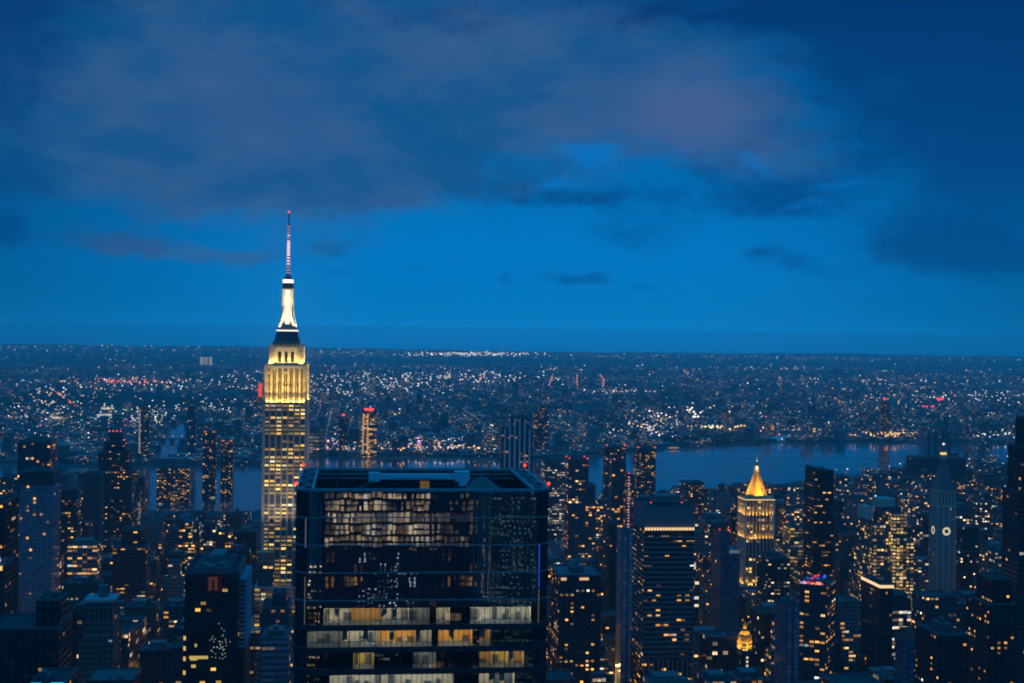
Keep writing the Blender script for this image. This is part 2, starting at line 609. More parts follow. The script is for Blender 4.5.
def beacons(T, n=2):
    hw, hl = T['w'] / 2, T['l'] / 2
    for (sx, sy) in [(-.9, -.9), (.9, -.9), (-.9, .9), (.9, .9)][:n]:
        beacon(T, T['ox'] + hw * sx, hl * sy, T['h'] + 1.2)


def tank(root, x, y, z, r=2.6, h=4.5):
    t = MB()
    for sx in (-1, 1):
        for sy in (-1, 1):
            t.beam((x + sx * r * .6, y + sy * r * .6, z), (x + sx * r * .6, y + sy * r * .6, z + 3), .4, 1)
    t.cone((x, y), r, r, z + 3, z + 3 + h, 12, 0)
    t.cone((x, y), r * 1.1, .05, z + 3 + h, z + 3 + h + r * .7, 12, 0)
    return t.build('water_tank', [M['wood'], M['steel']], root)


# ------------------------------------------------------------------ ground, streets, water
def ground_mat():
    m, n = new_mat('city_ground')
    tc = n.n('ShaderNodeTexCoord')
    a = n.noise(tc.outputs['Object'], 0.0012, 6.0, 0.6)
    b = n.noise(tc.outputs['Object'], 0.02, 5.0, 0.7)
    c = n.mix(n.ss(a, .4, .62), (.035, .040, .036), (.075, .075, .075))
    c = n.mix(n.m('MULTIPLY', n.ss(b, .5, .7), .6), c, (.13, .125, .12))
    return finish(m, n, principled(n, c, .95).outputs[0])


def water_mat():
    m, n = new_mat('river_water')
    tc = n.n('ShaderNodeTexCoord')
    mp = n.n('ShaderNodeMapping')
    mp.inputs['Scale'].default_value = (1.0, 0.45, 1.0)
    n.link(tc.outputs['Object'], mp.inputs[0])
    a = n.noise(mp.outputs[0], 0.05, 4.0, 0.65)
    st = n.n('ShaderNodeMapping')
    st.inputs['Scale'].default_value = (0.0011, 0.006, 1.0)
    n.link(tc.outputs['Object'], st.inputs[0])
    band = n.noise(st.outputs[0], 1.0, 4.0, 0.6)
    bump = n.n('ShaderNodeBump')
    bump.inputs['Strength'].default_value = 0.06
    bump.inputs['Distance'].default_value = 2.0
    n.link(a, bump.inputs['Height'])
    b = principled(n, n.mix(band, (.012, .055, .075), (.03, .10, .12)), n.m('ADD', .06, n.m('MULTIPLY', n.ss(band, .42, .62), .13)))
    b.inputs['IOR'].default_value = 1.33
    n.link(bump.outputs[0], b.inputs['Normal'])
    return finish(m, n, b.outputs[0])


FAR = 29000.0
g = MB()
g.quad([(-26000, -2500, 0), (26000, -2500, 0), (26000, FAR, 0), (-26000, FAR, 0)])
tag(g.build('ground', ground_mat()), kind='structure')

SHORE_FAR = [(-260, 470), (-60, 468), (0, 466), (60, 468), (110, 469), (150, 467), (200, 468), (255, 468), (310, 458), (350, 458.5), (420, 459), (480, 460), (540, 461),
             (600, 458), (640, 451), (665, 449), (700, 448.5), (715, 446), (740, 444), (800, 444), (865, 443.5), (920, 444), (1024, 445), (1150, 446)]
SHORE_NEAR = [(1150, 462), (1024, 464), (965, 463), (900, 471), (860, 474), (800, 481), (740, 490), (690, 496), (640, 500), (560, 500), (480, 500), (400, 500), (300, 502),
              (250, 512), (190, 511), (140, 510), (60, 508), (0, 506), (-260, 512)]
RIVER = [ground(*p) for p in SHORE_FAR + SHORE_NEAR]
CREEK = [ground(*p) for p in [(151, 462), (157, 446), (163, 432), (172, 424), (181, 420.5), (188, 423), (188, 438), (184, 450), (176, 462)]]


def sheet(poly, z):
    b = MB()
    b.quad([(p.x, p.y, z) for p in poly][::-1])
    return b


def inside(x, y, poly):
    r = False
    j = len(poly) - 1
    for i in range(len(poly)):
        a, b = poly[i], poly[j]
        if (a.y > y) != (b.y > y) and x < (b.x - a.x) * (y - a.y) / (b.y - a.y) + a.x:
            r = not r
        j = i
    return r


WM = water_mat()
tag(sheet(RIVER, .3).build('river', WM), kind='structure')
tag(sheet(CREEK, .31).build('creek', WM), kind='structure')

EW = Vector((math.cos(YAW), math.sin(YAW), 0))
ED = Vector((-math.sin(YAW), math.cos(YAW), 0))
PITCH_S, PITCH_A = 80.0, 250.0   # street and avenue spacing


def grid(i, j):
    return EW * (i * PITCH_S) + ED * (j * PITCH_A)


def streets():
    pv, mk = MB(), MB()
    for i in range(-22, 26):
        for j in range(1, 14):
            o = grid(i, j)
            c = [o + EW * 9 + ED * 15, o + EW * (PITCH_S - 9) + ED * 15, o + EW * (PITCH_S - 9) + ED * (PITCH_A - 15), o + EW * 9 + ED * (PITCH_A - 15)]
            mid = (c[0] + c[2]) / 2
            if mid.y < 550 or abs(mid.x) > .42 * mid.y + 120 or inside(mid.x, mid.y + 130, RIVER) or inside(mid.x, mid.y, RIVER):
                continue
            pv.prism([(p.x, p.y) for p in c], 0.0, 0.14, 0)
            for t in range(0, 220, 12):
                a = o + ED * (15 + t)
                mk.quad([a - EW * .1 + Vector((0, 0, .008)), a + EW * .1 + Vector((0, 0, .008)), a + EW * .1 + ED * 4 + Vector((0, 0, .008)), a - EW * .1 + ED * 4 + Vector((0, 0, .008))])
    tag(pv.build('pavement', plain('concrete_pavement', (.22, .22, .21), .9)), kind='structure')
    tag(mk.build('road_markings', plain('road_paint', (.75, .72, .6), .7)), kind='structure')


streets()


def hills():
    rnd = random.Random(12)
    b = MB()
    for (y, hmax) in ((27600, 46), (28500, 62)):
        ph = [rnd.uniform(0, 6.28) for _ in range(7)]
        f = lambda x: max(2.0, hmax * (.34 + .30 * math.sin(x / 4100 + ph[0]) + .2 * math.sin(x / 1700 + ph[1]) + .11 * math.sin(x / 640 + ph[2]) + .07 * math.sin(x / 230 + ph[3]) + .05 * math.sin(x / 97 + ph[4])))
        x = -13500
        while x < 13500:
            a, c = f(x), f(x + 60)
            b.quad([(x, y, 0), (x + 60, y, 0), (x + 60, y + 240, c), (x, y + 240, a)])
            b.quad([(x, y + 240, a), (x + 60, y + 240, c), (x + 60, y + 480, 0), (x, y + 480, 0)])
            x += 60
    tag(b.build('hills', plain('wooded_hills', (.05, .07, .045), .95)), kind='structure')


hills()


# haze: the damp evening air over the city
def haze():
    b = MB()
    b.box(-27000, 27000, -2600, FAR + 400, -1.0, 452.0, 0, bottom=True)
    m, n = new_mat('evening_air')
    v = n.n('ShaderNodeVolumePrincipled')
    v.inputs['Color'].default_value = (.78, .97, 1.0, 1)
    v.inputs['Density'].default_value = HAZE
    v.inputs['Anisotropy'].default_value = 0.35
    finish(m, n, v.outputs[0], True)
    o = b.build('haze', m)
    tag(o, kind='stuff')


HAZE = 5.4e-5
haze()


def area(name, loc, rot, sx, sy, power, col, parent=None, spread=180):
    li = bpy.data.lights.new(name, 'AREA')
    li.shape = 'RECTANGLE'
    li.size, li.size_y = sx, sy
    li.energy = power
    li.color = col
    li.spread = R(spread)
    o = bpy.data.objects.new(name, li)
    COL.objects.link(o)
    o.location = loc
    o.rotation_euler = rot
    if parent:
        o.parent = parent
    return o


def uplights(root, hw, hl, z, power, col, off=1.0, tilt=12, cx=0.0, cyy=0.0, sides='fblr', spread=110):
    """four floodlight strips on a ledge, washing the walls above them"""
    for s in sides:
        if s == 'f':
            area('floodlight', (cx, cyy - hl - off, z), (R(180 - tilt), 0, 0), 2 * hw, .5, power, col, root, spread)
        if s == 'b':
            area('floodlight', (cx, cyy + hl + off, z), (R(180 + tilt), 0, 0), 2 * hw, .5, power, col, root, spread)
        if s == 'l':
            area('floodlight', (cx - hw - off, cyy, z), (0, R(180 + tilt), 0), .5, 2 * hl, power * hl / hw, col, root, spread)
        if s == 'r':
            area('floodlight', (cx + hw + off, cyy, z), (0, R(180 - tilt), 0), .5, 2 * hl, power * hl / hw, col, root, spread)


# ------------------------------------------------------------------ the spire skyscraper (floodlit)
def spire_tower():
    d = 1280.0
    Z = lambda y: zof(284, y, d)
    c = at(285.4, 500, d)
    root = empty('spire_skyscraper', (c.x, c.y, 0), YAW)
    tag(root, 'stepped limestone skyscraper with floodlit yellow crown, white mast and tall antenna', 'skyscraper')
    k = d / F
    shaft = facade('shaft_windows', (.36, .34, .31), (.14, .30, .80), .84, 1.0, 'spire', (.05, .055, .06), 1.0)
    crownw = facade('crown_windows', (.55, .50, .36), (.10, .14, .90), .10, .9, 'gold', (.035, .024, .008), .4)
    w, l = 36.8, 54.0
    zs = Z(402.5)
    # shaft with piers
    b = MB()
    n_b = 7
    b.box(-w / 2, w / 2, -l / 2, l / 2, 100, zs, 0, (w / n_b / 1.0, 3.5), top=True, topm=1)
    step = w / n_b
    for i in range(n_b + 1):
        x = -w / 2 + i * step
        hw = .75 if 0 < i < n_b else 1.3
        for s in (-1, 1):
            b.box(x - hw, x + hw, s * l / 2 - .55, s * l / 2 + .55, 100, zs + 1.0, 1)
    nl = 10
    for i in range(1, nl):
        y = -l / 2 + i * l / nl
        for s in (-1, 1):
            b.box(s * w / 2 - .55, s * w / 2 + .55, y - .75, y + .75, 100, zs + 1.0, 1)
    b.build('shaft_wall', [shaft, M['stone']], root)
    # lower tiers
    b = MB()
    for (sw, sl, z0, z1) in ((62, 128, 0, 22), (56, 108, 22, 78), (48, 84, 78, 112)):
        b.box(-sw / 2, sw / 2, -sl / 2, sl / 2, z0, z1, 0, (5.4, 3.6), topm=1)
    for (x0, x1, z1) in ((-22, -8, 142), (8, 22, 150)):
        b.box(x0, x1, -l / 2 - 9, -l / 2 - .6, 112, z1, 0, (5.4, 3.6), topm=1)
    b.build('lower_wall', [facade('base_windows', (.33, .32, .30), (.2, .28, .78), .22, 1.0, 'gold'), M['stone']], root)
    # crown tier A
    za = Z(366)
    wa, la = 34.4, 51.0
    b = MB()
    b.box(-wa / 2 + .9, wa / 2 - .9, -la / 2 + .9, la / 2 - .9, zs, za, 0, (wa / 14, 3.6), topm=1)
    st = wa / 7
    for i in range(8):
        x = -wa / 2 + i * st
        hw = 1.05 if 0 < i < 7 else 1.7
        for s in (-1, 1):
            b.box(x - hw, x + hw, s * la / 2 - .95, s * la / 2 + .4, zs, za + 1.2, 1)
            if i < 7:
                b.box(x + st / 2 - .22, x + st / 2 + .22, s * la / 2 - .92, s * la / 2 - .35, zs, za - 1.5, 1)
    for i in range(1, 10):
        y = -la / 2 + i * la / 10
        for s in (-1, 1):
            b.box(s * wa / 2 - .95, s * wa / 2 + .4, y - 1.05, y + 1.05, zs, za + 1.2, 1)
    for s in (-1, 1):
        b.box(-wa / 2 + 1.75, wa / 2 - 1.75, s * la / 2 - .9, s * la / 2 - .1, za - 1.6, za + .8, 1)
    b.build('crown_wall', [crownw, M['stone']], root)
    # crown tier B with three arched openings
    zb = Z(346.5)
    wb, lb = 30.0, 43.0
    b = MB()
    b.box(-wb / 2, wb / 2, -lb / 2, lb / 2, za, zb, 0)
    for i in (-1, 0, 1):
        x = i * 5.6
        pts = [(x - 1.4, za + 4)] + [(x + 1.4, za + 4)] + [(x + 1.4 * math.cos(t), zb - 5.5 + 1.4 * math.sin(t)) for t in [j * math.pi / 8 for j in range(9)]]
        for s in (-1, 1):
            q = [(p[0], s * (lb / 2 + .03), p[1]) for p in pts]
            b.quad(q if s < 0 else q[::-1], 1)
    for s in (-1, 1):
        for x in (-12.9, 12.9):
            b.box(x - 2.0, x + 2.0, s * lb / 2 - .9, s * lb / 2 + .9, za, zb + 1.5, 0)
        b.box(-wb / 2 + 4.2, wb / 2 - 4.2, s * lb / 2 - .5, s * lb / 2 + .5, za + .05, za + 2.5, 0)
    b.build('upper_crown_wall', [M['stone'], M['black']], root)
    # dark stepped cap
    b = MB()
    z1, z2 = Z(340.5), Z(332)
    b.prism([(-12.8, -18), (12.8, -18), (12.8, 18), (-12.8, 18)], zb, z1, 0, taper=.88)
    b.prism([(-10.8, -14), (10.8, -14), (10.8, 14), (-10.8, 14)], z1, z2, 0, taper=.84)
    for i in range(9):
        x = -12 + i * 3
        b.box(x - .35, x + .35, -18.4, -17.9, zb, zb + 3.4, 1)
    b.build('cap', [M['steel'], M['gold']], root)
    b = MB()
    z3 = Z(327.5)
    b.box(-9.0, 9.0, -11, 11, z2, z3, 0)
    b.box(-9.3, 9.3, -11.3, 11.3, z2 + 1.0, z2 + 1.7, 1)
    b.build('observation_gallery', [M['stone'], M['white_l']], root)
    # mooring mast with winged buttresses
    z4 = Z(288)
    b = MB()
    b.prism([(4.9 * math.cos(R(a)), 4.9 * math.sin(R(a))) for a in range(0, 360, 30)], z3, z4, 0)
    for a in range(0, 360, 90):
        ca, sa = math.cos(R(a + 45)), math.sin(R(a + 45))
        prev = None
        for i in range(9):
            t = i / 8
            rr = 5.4 + 5.0 * (1 - t) ** 2.6
            z = z3 + (z4 - z3) * (.02 + .96 * t)
            if prev:
                r0, zz0 = prev
                px_, py_ = -sa * 1.1, ca * 1.1
                q = lambda r_, z_, s_: (ca * r_ + px_ * s_, sa * r_ + py_ * s_, z_)
                b.quad([q(r0, zz0, -1), q(r0, zz0, 1), q(rr, z, 1), q(rr, z, -1)], 0)
                for s in (-1, 1):
                    b.quad([q(3, zz0, s), q(r0, zz0, s), q(rr, z, s), q(3, z, s)], 0)
            prev = (rr, z)
    mast = b.build('mooring_mast', M['stone'], root)
    b = MB()
    for a in range(0, 360, 90):
        ca, sa = math.cos(R(a - 90)), math.sin(R(a - 90))
        q = lambda t, z_: (ca * 5.1 - sa * t, sa * 5.1 + ca * t, z_)
        b.quad([q(-1.9, z3 + 3), q(1.9, z3 + 3), q(1.9, z4 - 1.5), q(-1.9, z4 - 1.5)], 0)
        for t in (-.65, .65):
            b.beam(q(t, z3 + 3), q(t, z4 - 1.5), .22, 1)
    b.build('mast_window', [glow('mast_glass', (1.0, .93, .78), 1.35), M['steel']], mast)
    b = MB()
    z5, z6 = Z(283), Z(279.5)
    b.cone((0, 0), 5.2, 4.6, z4, z5, 16, 0)
    b.cone((0, 0), 4.6, 3.0, z6, z6 + 2.2, 16, 0)
    b.cone((0, 0), 3.0, .8, z6 + 2.2, z6 + 5.0, 16, 0)
    b.build('dome', M['steel'], root)
    b = MB()
    b.cone((0, 0), 4.75, 4.75, z5, z6, 16, 0)
    b.build('dome_light', glow('dome_glow', (1.0, .80, .72), 1.9), root)
    # antenna
    zt = Z(213)
    b = MB()
    zz = z6 + 4.5
    segs = [(zz, Z(262), .95), (Z(262), Z(243), .8), (Z(243), Z(224), .6), (Z(224), zt, .3)]
    for (a, e, r) in segs:
        for sx in (-1, 1):
            for sy in (-1, 1):
                b.beam((sx * r, sy * r, a), (sx * r, sy * r, e), .35, 0)
        b.cone((0, 0), r * .75, r * .7, a, e, 8, 0)
    ant = b.build('antenna', M['steel'], root)
    y = 275.5
    i = 0
    while y > 224:
        r = 1.5 if y > 262 else 1.35 if y > 243 else 1.05
        z = Z(y)
        b = MB()
        b.cone((0, 0), r, r, z - .6, z + .6, 8, 0)
        hot = 240 < y < 262 or i % 4 == 0
        b.build('antenna_light', M['antenna_hot'] if hot else M['antenna_dim'], ant)
        y -= 2.9 if not (243 < y < 258) else 2.0
        i += 1
    b = MB()
    b.octa((0, 0, zt + 1.0), 1.1, 1.1, None, 0)
    b.build('beacon', M['red'], ant)
    # floodlights
    Y1, Y2 = (1.0, .62, .10), (1.0, .68, .16)
    for (z, p, of, tl, sp_) in ((zs + 1.2, 9500, 1.0, 7, 80), (zs + 6, 5600, 3.4, 10, 60), (zs + 15, 3300, 3.4, 10, 60)):
        uplights(root, wa / 2 - .6, la / 2 - .6, z, p, Y1, of + 1.0, tl, spread=sp_)
    uplights(root, w / 2, l / 2, 152, 5000, (1.0, .80, .72), 7.0, 4, sides='fr', spread=40)  # added lamps, no fixtures here: street glow lifting the shaft
    uplights(root, 22, 40, 79, 2600, (1.0, .80, .72), 12.0, 10, sides='f', spread=60)  # added lamp of the same kind, lifting the lower tiers
    uplights(root, wb / 2, lb / 2, za + 1.4, 6500, Y2, 1.9, 8, spread=80)
    uplights(root, 7, 7, z3 + .4, 6500, (1.0, .80, .40), 1.2, 9, spread=60)
    uplights(root, 4, 4, z3 + 16, 2500, (1.0, .80, .42), 4.0, 12, spread=60)
    uplights(root, 13, 17, zb + .6, 900, Y1, .8, 14, spread=100)
    FOOT.append((c.x, c.y, 66))
    RECTS.append((262, 308, 212, 612, d))
    MARK.append((284, 480, 'floodlit spire skyscraper'))


M['antenna_hot'] = glow('antenna_pink', (1.0, .62, .66), 1.5)
M['antenna_dim'] = glow('antenna_violet', (.95, .50, .66), .62)
spire_tower()


# ------------------------------------------------------------------ the foreground glass tower
def pane_grid(mb, x0, x1, z0, z1, y, nx, nz, mi, amp, sub=4, gap=.10):
    """front glass: every pane slightly pillowed and tilted, as real glazing is"""
    rnd = random.Random(5)
    for j in range(nz):
        for i in range(nx):
            a0, a1 = x0 + (x1 - x0) * i / nx + gap / 2, x0 + (x1 - x0) * (i + 1) / nx - gap / 2
            c0, c1 = z0 + (z1 - z0) * j / nz + gap / 2, z0 + (z1 - z0) * (j + 1) / nz - gap / 2
            am = amp * rnd.uniform(.5, 1.5)
            tx, tz = rnd.gauss(0, amp * .35), rnd.gauss(0, amp * .35)
            base = len(mb.v)
            for q in range(sub + 1):
                for p in range(sub + 1):
                    s, t = 2 * p / sub - 1, 2 * q / sub - 1
                    dy = -am * ((1 - s * s) * .8 + (1 - t * t) * .9) + tx * s + tz * t
                    mb.v.append((a0 + (a1 - a0) * p / sub, y + dy, c0 + (c1 - c0) * q / sub))
            for q in range(sub):
                for p in range(sub):
                    k = base + q * (sub + 1) + p
                    mb.f.append((k, k + 1, k + sub + 2, k + sub + 1))
                    mb.mi.append(mi)
                    mb.uv.append([(i, j)] * 4)
                    mb.col.append((0, 0, 0, 0))


def glass_mats():
    m, n = new_mat('dark_coated_glass')
    lw = n.n('ShaderNodeFresnel')
    lw.inputs[0].default_value = 1.5
    gl = n.n('ShaderNodeBsdfGlossy')
    gl.inputs['Roughness'].default_value = .012
    gl.inputs['Color'].default_value = (.9, .93, 1, 1)
    df = principled(n, (.004, .006, .016), .4)
    mx = n.n('ShaderNodeMixShader')
    n.link(n.m('ADD', .22, n.m('MULTIPLY', lw.outputs[0], .75)), mx.inputs[0])
    n.link(df.outputs[0], mx.inputs[1])
    n.link(gl.outputs[0], mx.inputs[2])
    a = finish(m, n, mx.outputs[0])
    m, n = new_mat('clear_glass')
    lw = n.n('ShaderNodeFresnel')
    lw.inputs[0].default_value = 1.5
    gl = n.n('ShaderNodeBsdfGlossy')
    gl.inputs['Roughness'].default_value = .012
    tr = n.n('ShaderNodeBsdfTransparent')
    tr.inputs[0].default_value = (.62, .72, .76, 1)
    mx = n.n('ShaderNodeMixShader')
    n.link(n.m('ADD', .10, n.m('MULTIPLY', lw.outputs[0], .75)), mx.inputs[0])
    n.link(tr.outputs[0], mx.inputs[1])
    n.link(gl.outputs[0], mx.inputs[2])
    return a, finish(m, n, mx.outputs[0])


def glass_tower():
    cf = at(424.3, 490, 465)
    ztop = cf.z
    root = empty('glass_office_tower', (cf.x, cf.y, 0), YAW)
    tag(root, 'broad dark glass tower with open trussed roof, red corner lights and lit office floors', 'skyscraper')
    GA, GB = glass_mats()
    hw, D, ch = 41.6, 70.0, 4.2
    fx = hw - ch
    zs = ztop - 38.6          # below this the floors are lit and glazed clear
    zb = zs - 7.2 * 6
    # front glass
    b = MB()
    pane_grid(b, -fx, fx, zs, ztop - .5, 0.0, 22, 9, 0, .0030)
    b.smooth = True
    b.build('upper_glazing', GA, root)
    b = MB()
    for k in range(6):
        pane_grid(b, -fx, fx, zs - 7.2 * k - 5.3, zs - 7.2 * k - .02, 0.0, 44, 1, 0, .0007)
    b.smooth = True
    b.build('lower_glazing', GB, root)
    # corners, sides, back and everything below the frame
    dk = facade('dark_side_glass', (.010, .012, .018), (.04, .1, .92), .05, .7, 'amber', (.010, .014, .022), .8, .3)
    b = MB()
    P = [(-fx, 0), (fx, 0), (hw, ch), (hw, D - ch), (fx, D), (-fx, D), (-hw, D - ch), (-hw, ch)]
    for i in range(1, 8):
        a, c = P[i], P[(i + 1) % 8]
        L = math.hypot(c[0] - a[0], c[1] - a[1])
        nu = max(2, round(L / 3.3))
        b.quad([(*a, 0), (*c, 0), (*c, ztop), (*a, ztop)], 0, [(60 * i, 0), (60 * i + nu, 0), (60 * i + nu, 64), (60 * i, 64)])
    b.quad([(-fx, 0, 0), (fx, 0, 0), (fx, 0, zb), (-fx, 0, zb)], 0, [(0, 0), (22, 0), (22, 48), (0, 48)])
    b.quad([(-fx, .35, zs - .01), (fx, .35, zs - .01), (fx, .35, ztop - .5), (-fx, .35, ztop - .5)], 1)
    # the roof well: inner walls and floor
    wl = ztop - 15
    b.quad([(-fx, .6, wl), (-fx, .6, ztop - .8), (fx, .6, ztop - .8), (fx, .6, wl)], 1)
    b.quad([(-hw + .3, D - .4, wl), (hw - .3, D - .4, wl), (hw - .3, D - .4, ztop - .8), (-hw + .3, D - .4, ztop - .8)], 1)
    for s in (-1, 1):
        b.quad([(s * (hw - .4), ch, wl), (s * (hw - .4), D - ch, wl), (s * (hw - .4), D - ch, ztop - .8), (s * (hw - .4), ch, ztop - .8)], 1)
    b.quad([(p[0] * .98, p[1] if 0 < i < 8 else p[1], wl) for i, p in enumerate(P)], 1)
    b.build('body_wall', [dk, M['black']], root)
    # sill lines every second floor
    for k in range(1, 5):
        z = ztop - 9.0 * k
        b = MB()
        b.beam((-fx - .1, -.2, z), (fx + .1, -.2, z), .30, 0)
        b.beam((fx + .1, -.2, z), (hw + .2, ch - .1, z), .30, 0)
        b.beam((-fx - .1, -.2, z), (-hw - .2, ch - .1, z), .30, 0)
        b.build('facade_rail', M['steel_blue'], root)
    # mullions on the upper glazing (thin, dark)
    b = MB()
    for i in range(23):
        x = -fx + 2 * fx * i / 22
        b.cut()
        b.box(x - .1, x + .1, -.14, .3, zb, ztop - .5, 0)
        if i < 22:
            b.cut()
            b.box(x + fx / 22 - .06, x + fx / 22 + .06, -.1, .3, zb, zs, 0)
    b.build('mullion', M['black'], root)
    # roof ring: rim beams and side trusses
    z = ztop
    b = MB()
    for (a, c, t) in (((-hw, ch, z), (-hw, D, z), .85), ((hw, ch, z), (hw, D, z), .85), ((-hw, D, z), (hw, D, z), 1.0), ((-fx, 0, z), (fx, 0, z), .9),
                      ((-fx, 0, z), (-hw, ch, z), .8), ((fx, 0, z), (hw, ch, z), .8), ((-hw + 5.4, D - .5, z - 1.6), (hw - 5.4, D - .5, z - 1.6), .7),
                      ((-hw, D - .3, z - 3.2), (hw, D - .3, z - 3.2), .5)):
        b.beam(a, c, t, 0)
    b.build('roof_rim', M['steel_blue'], root)
    for s in (-1, 1):
        b = MB()
        b.beam((s * (hw - 5.4), .4, z), (s * (hw - 5.4), D - .5, z), .9, 0)
        nseg = 6
        for i in range(nseg):
            y0, y1 = 4 + (D - 5) * i / nseg, 4 + (D - 5) * (i + 1) / nseg
            if i % 2 == 0:
                b.beam((s * hw, y0, z), (s * (hw - 5.4), y1, z), .55, 0)
            else:
                b.beam((s * (hw - 5.4), y0, z), (s * hw, y1, z), .55, 0)
            b.beam((s * hw, y1, z), (s * (hw - 5.4), y1, z), .4, 0)
        b.build('roof_truss', M['steel_blue'], root)
    for x in (-29, -1, 29):
        b = MB()
        b.beam((x, D - .8, wl), (x, D - .8, z), .8, 0)
        b.build('wall_post', M['steel'], root)
    for (x, y) in ((-hw, ch), (hw, ch), (-hw, D), (hw, D)):
        o = MB()
        o.beam((x, y, z + .3), (x, y, z + 1.0), .35, 0)
        o.octa((x, y, z + 1.7), .72, .72, None, 1)
        o.build('corner_light', [M['steel'], M['red']], root)
    # grey glazed pyramid and a lit doorway on the roof
    b = MB()
    b.prism([(16, 42), (31, 42), (31, 56), (16, 56)], z - 6.2, z - 5.4, 0)
    b.prism([(16, 42), (31, 42), (31, 56), (16, 56)], z - 5.4, z - .6, 0, taper=.12)
    b.build('skylight', M['stone_grey'], root)
    b = MB()
    b.box(-2, 8, 50, 58, wl, z - 1.8, 0)
    b.quad([(1.0, 49.96, z - 4.9), (4.4, 49.96, z - 4.9), (4.4, 49.96, z - 2.2), (1.0, 49.96, z - 2.2)], 1)
    b.build('roof_cabin', [M['black'], M['amber_dim']], root)
    b = MB()
    for i in range(7):
        x = -24 + i * 6.2
        b.cut()
        b.box(x - 2.6, x + 2.6, 30, 40, wl, z - 7.4 + (i % 3) * .3, 0)
    b.build('roof_plant', M['steel'], root)
    # glowing strips standing for reflections along the corners
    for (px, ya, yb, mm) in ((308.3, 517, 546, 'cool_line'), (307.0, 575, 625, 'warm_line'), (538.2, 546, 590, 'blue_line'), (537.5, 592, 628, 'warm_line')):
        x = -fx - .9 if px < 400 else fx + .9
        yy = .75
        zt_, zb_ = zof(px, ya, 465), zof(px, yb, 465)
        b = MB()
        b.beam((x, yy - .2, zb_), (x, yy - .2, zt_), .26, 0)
        b.build('reflection_strip', M[mm], root)
    # ---- office floors
    rnd = random.Random(3)
    floors = [  # per floor: list of (x0,x1,kind) across the front, -1..1
        [(-1, -.86, 'd'), (-.86, -.62, 'w'), (-.62, -.36, 'o'), (-.36, -.12, 'w'), (-.12, .06, 'w2'), (.06, .12, 'd'), (.12, .24, 'w'), (.24, .42, 'd'), (.42, .96, 'c'), (.96, 1, 'd')],
        [(-1, -.7, 'w2'), (-.7, -.38, 'w'), (-.38, -.06, 'O'), (-.06, .08, 'w'), (.08, .14, 'd'), (.14, .44, 'O'), (.44, .5, 'd'), (.5, .6, 'o'), (.6, 1, 'd')],
        [(-1, -.6, 'd'), (-.6, -.42, 'y'), (-.42, -.08, 'd'), (-.08, .12, 'w2'), (.12, .5, 'd'), (.5, .62, 'o'), (.62, .76, 'y'), (.76, .9, 'o'), (.9, 1, 'd')],
        [(-1, -.8, 'd'), (-.8, .28, 'c'), (.28, .5, 'd'), (.5, .82, 'w'), (.82, 1, 'd')],
        [(-1, -.2, 'w'), (-.2, .3, 'd'), (.3, 1, 'w2')],
        [(-1, .1, 'd'), (.1, 1, 'w')]]
    wallm = {'d': plain('room_dark', (.05, .05, .06)), 'w': plain('room_cream', (.62, .55, .42)), 'w2': plain('room_grey', (.42, .42, .38)), 'c': plain('room_white', (.66, .62, .52)),
             'o': plain('room_tan', (.60, .36, .14)), 'O': plain('room_ochre', (.68, .36, .07)), 'y': plain('room_yellow', (.62, .50, .14))}
    lum = {'w': 9, 'w2': 4.5, 'c': 9, 'o': 9, 'O': 13, 'y': 10}
    lampw = {k: glow('ceiling_lamp_%s' % k, (1.0, .74, .42) if k in 'oOy' else (1.0, .86, .66), v * LUM, True) for k, v in lum.items()}
    slabm = plain('slab_edge', (.012, .014, .02), .5)
    floorm = plain('office_carpet', (.09, .11, .14))
    for k, segs in enumerate(floors):
        zc = zs - 7.2 * k          # ceiling
        zf = zc - 5.3              # sill
        b = MB()
        b.prism([(-fx - .1, -.55), (fx + .1, -.55), (hw + .45, ch - .3), (hw + .45, 12), (-hw - .45, 12), (-hw - .45, ch - .3)], zf - 1.9, zf, 0, bottom=True, topm=1)
        b.build('floor_slab', [slabm, floorm], root)
        for (a, c, kind) in segs:
            xa, xc = a * fx, c * fx
            b = MB()
            dp = 7.5
            b.quad([(xa, dp, zf), (xc, dp, zf), (xc, dp, zc), (xa, dp, zc)], 0)
            b.quad([(xa, .6, zf), (xa, dp, zf), (xa, dp, zc), (xa, .6, zc)], 0)
            b.quad([(xc - .05, .6, zc), (xc - .05, dp, zc), (xc - .05, dp, zf), (xc - .05, .6, zf)], 0)
            b.quad([(xa, .4, zc - .03), (xa, dp, zc - .03), (xc, dp, zc - .03), (xc, .4, zc - .03)], 0)
            if kind != 'd':
                nl_ = max(1, int((xc - xa) / 4))
                for q in range(nl_):
                    x0 = xa + (xc - xa) * (q + .25) / nl_
                    x1 = xa + (xc - xa) * (q + .75) / nl_
                    b.quad([(x0, 2.6, zc - .10), (x0, 4.6, zc - .10), (x1, 4.6, zc - .10), (x1, 2.6, zc - .10)], 1)
                # shelves, screens and door openings on the back wall
                x = xa + .8
                while x < xc - 2.2:
                    ww = rnd.uniform(.8, 2.6)
                    hh = rnd.uniform(1.2, 3.8)
                    if rnd.random() < .55:
                        b.box(x, x + ww, dp - rnd.uniform(.3, 1.6), dp - .02, zf, zf + hh, 2)
                    x += ww + rnd.uniform(.3, 2.4)
                room = b.build('office_room', [wallm[kind], lampw[kind], floorm], root)
            else:
                room = b.build('office_room', [wallm[kind], slabm], root)
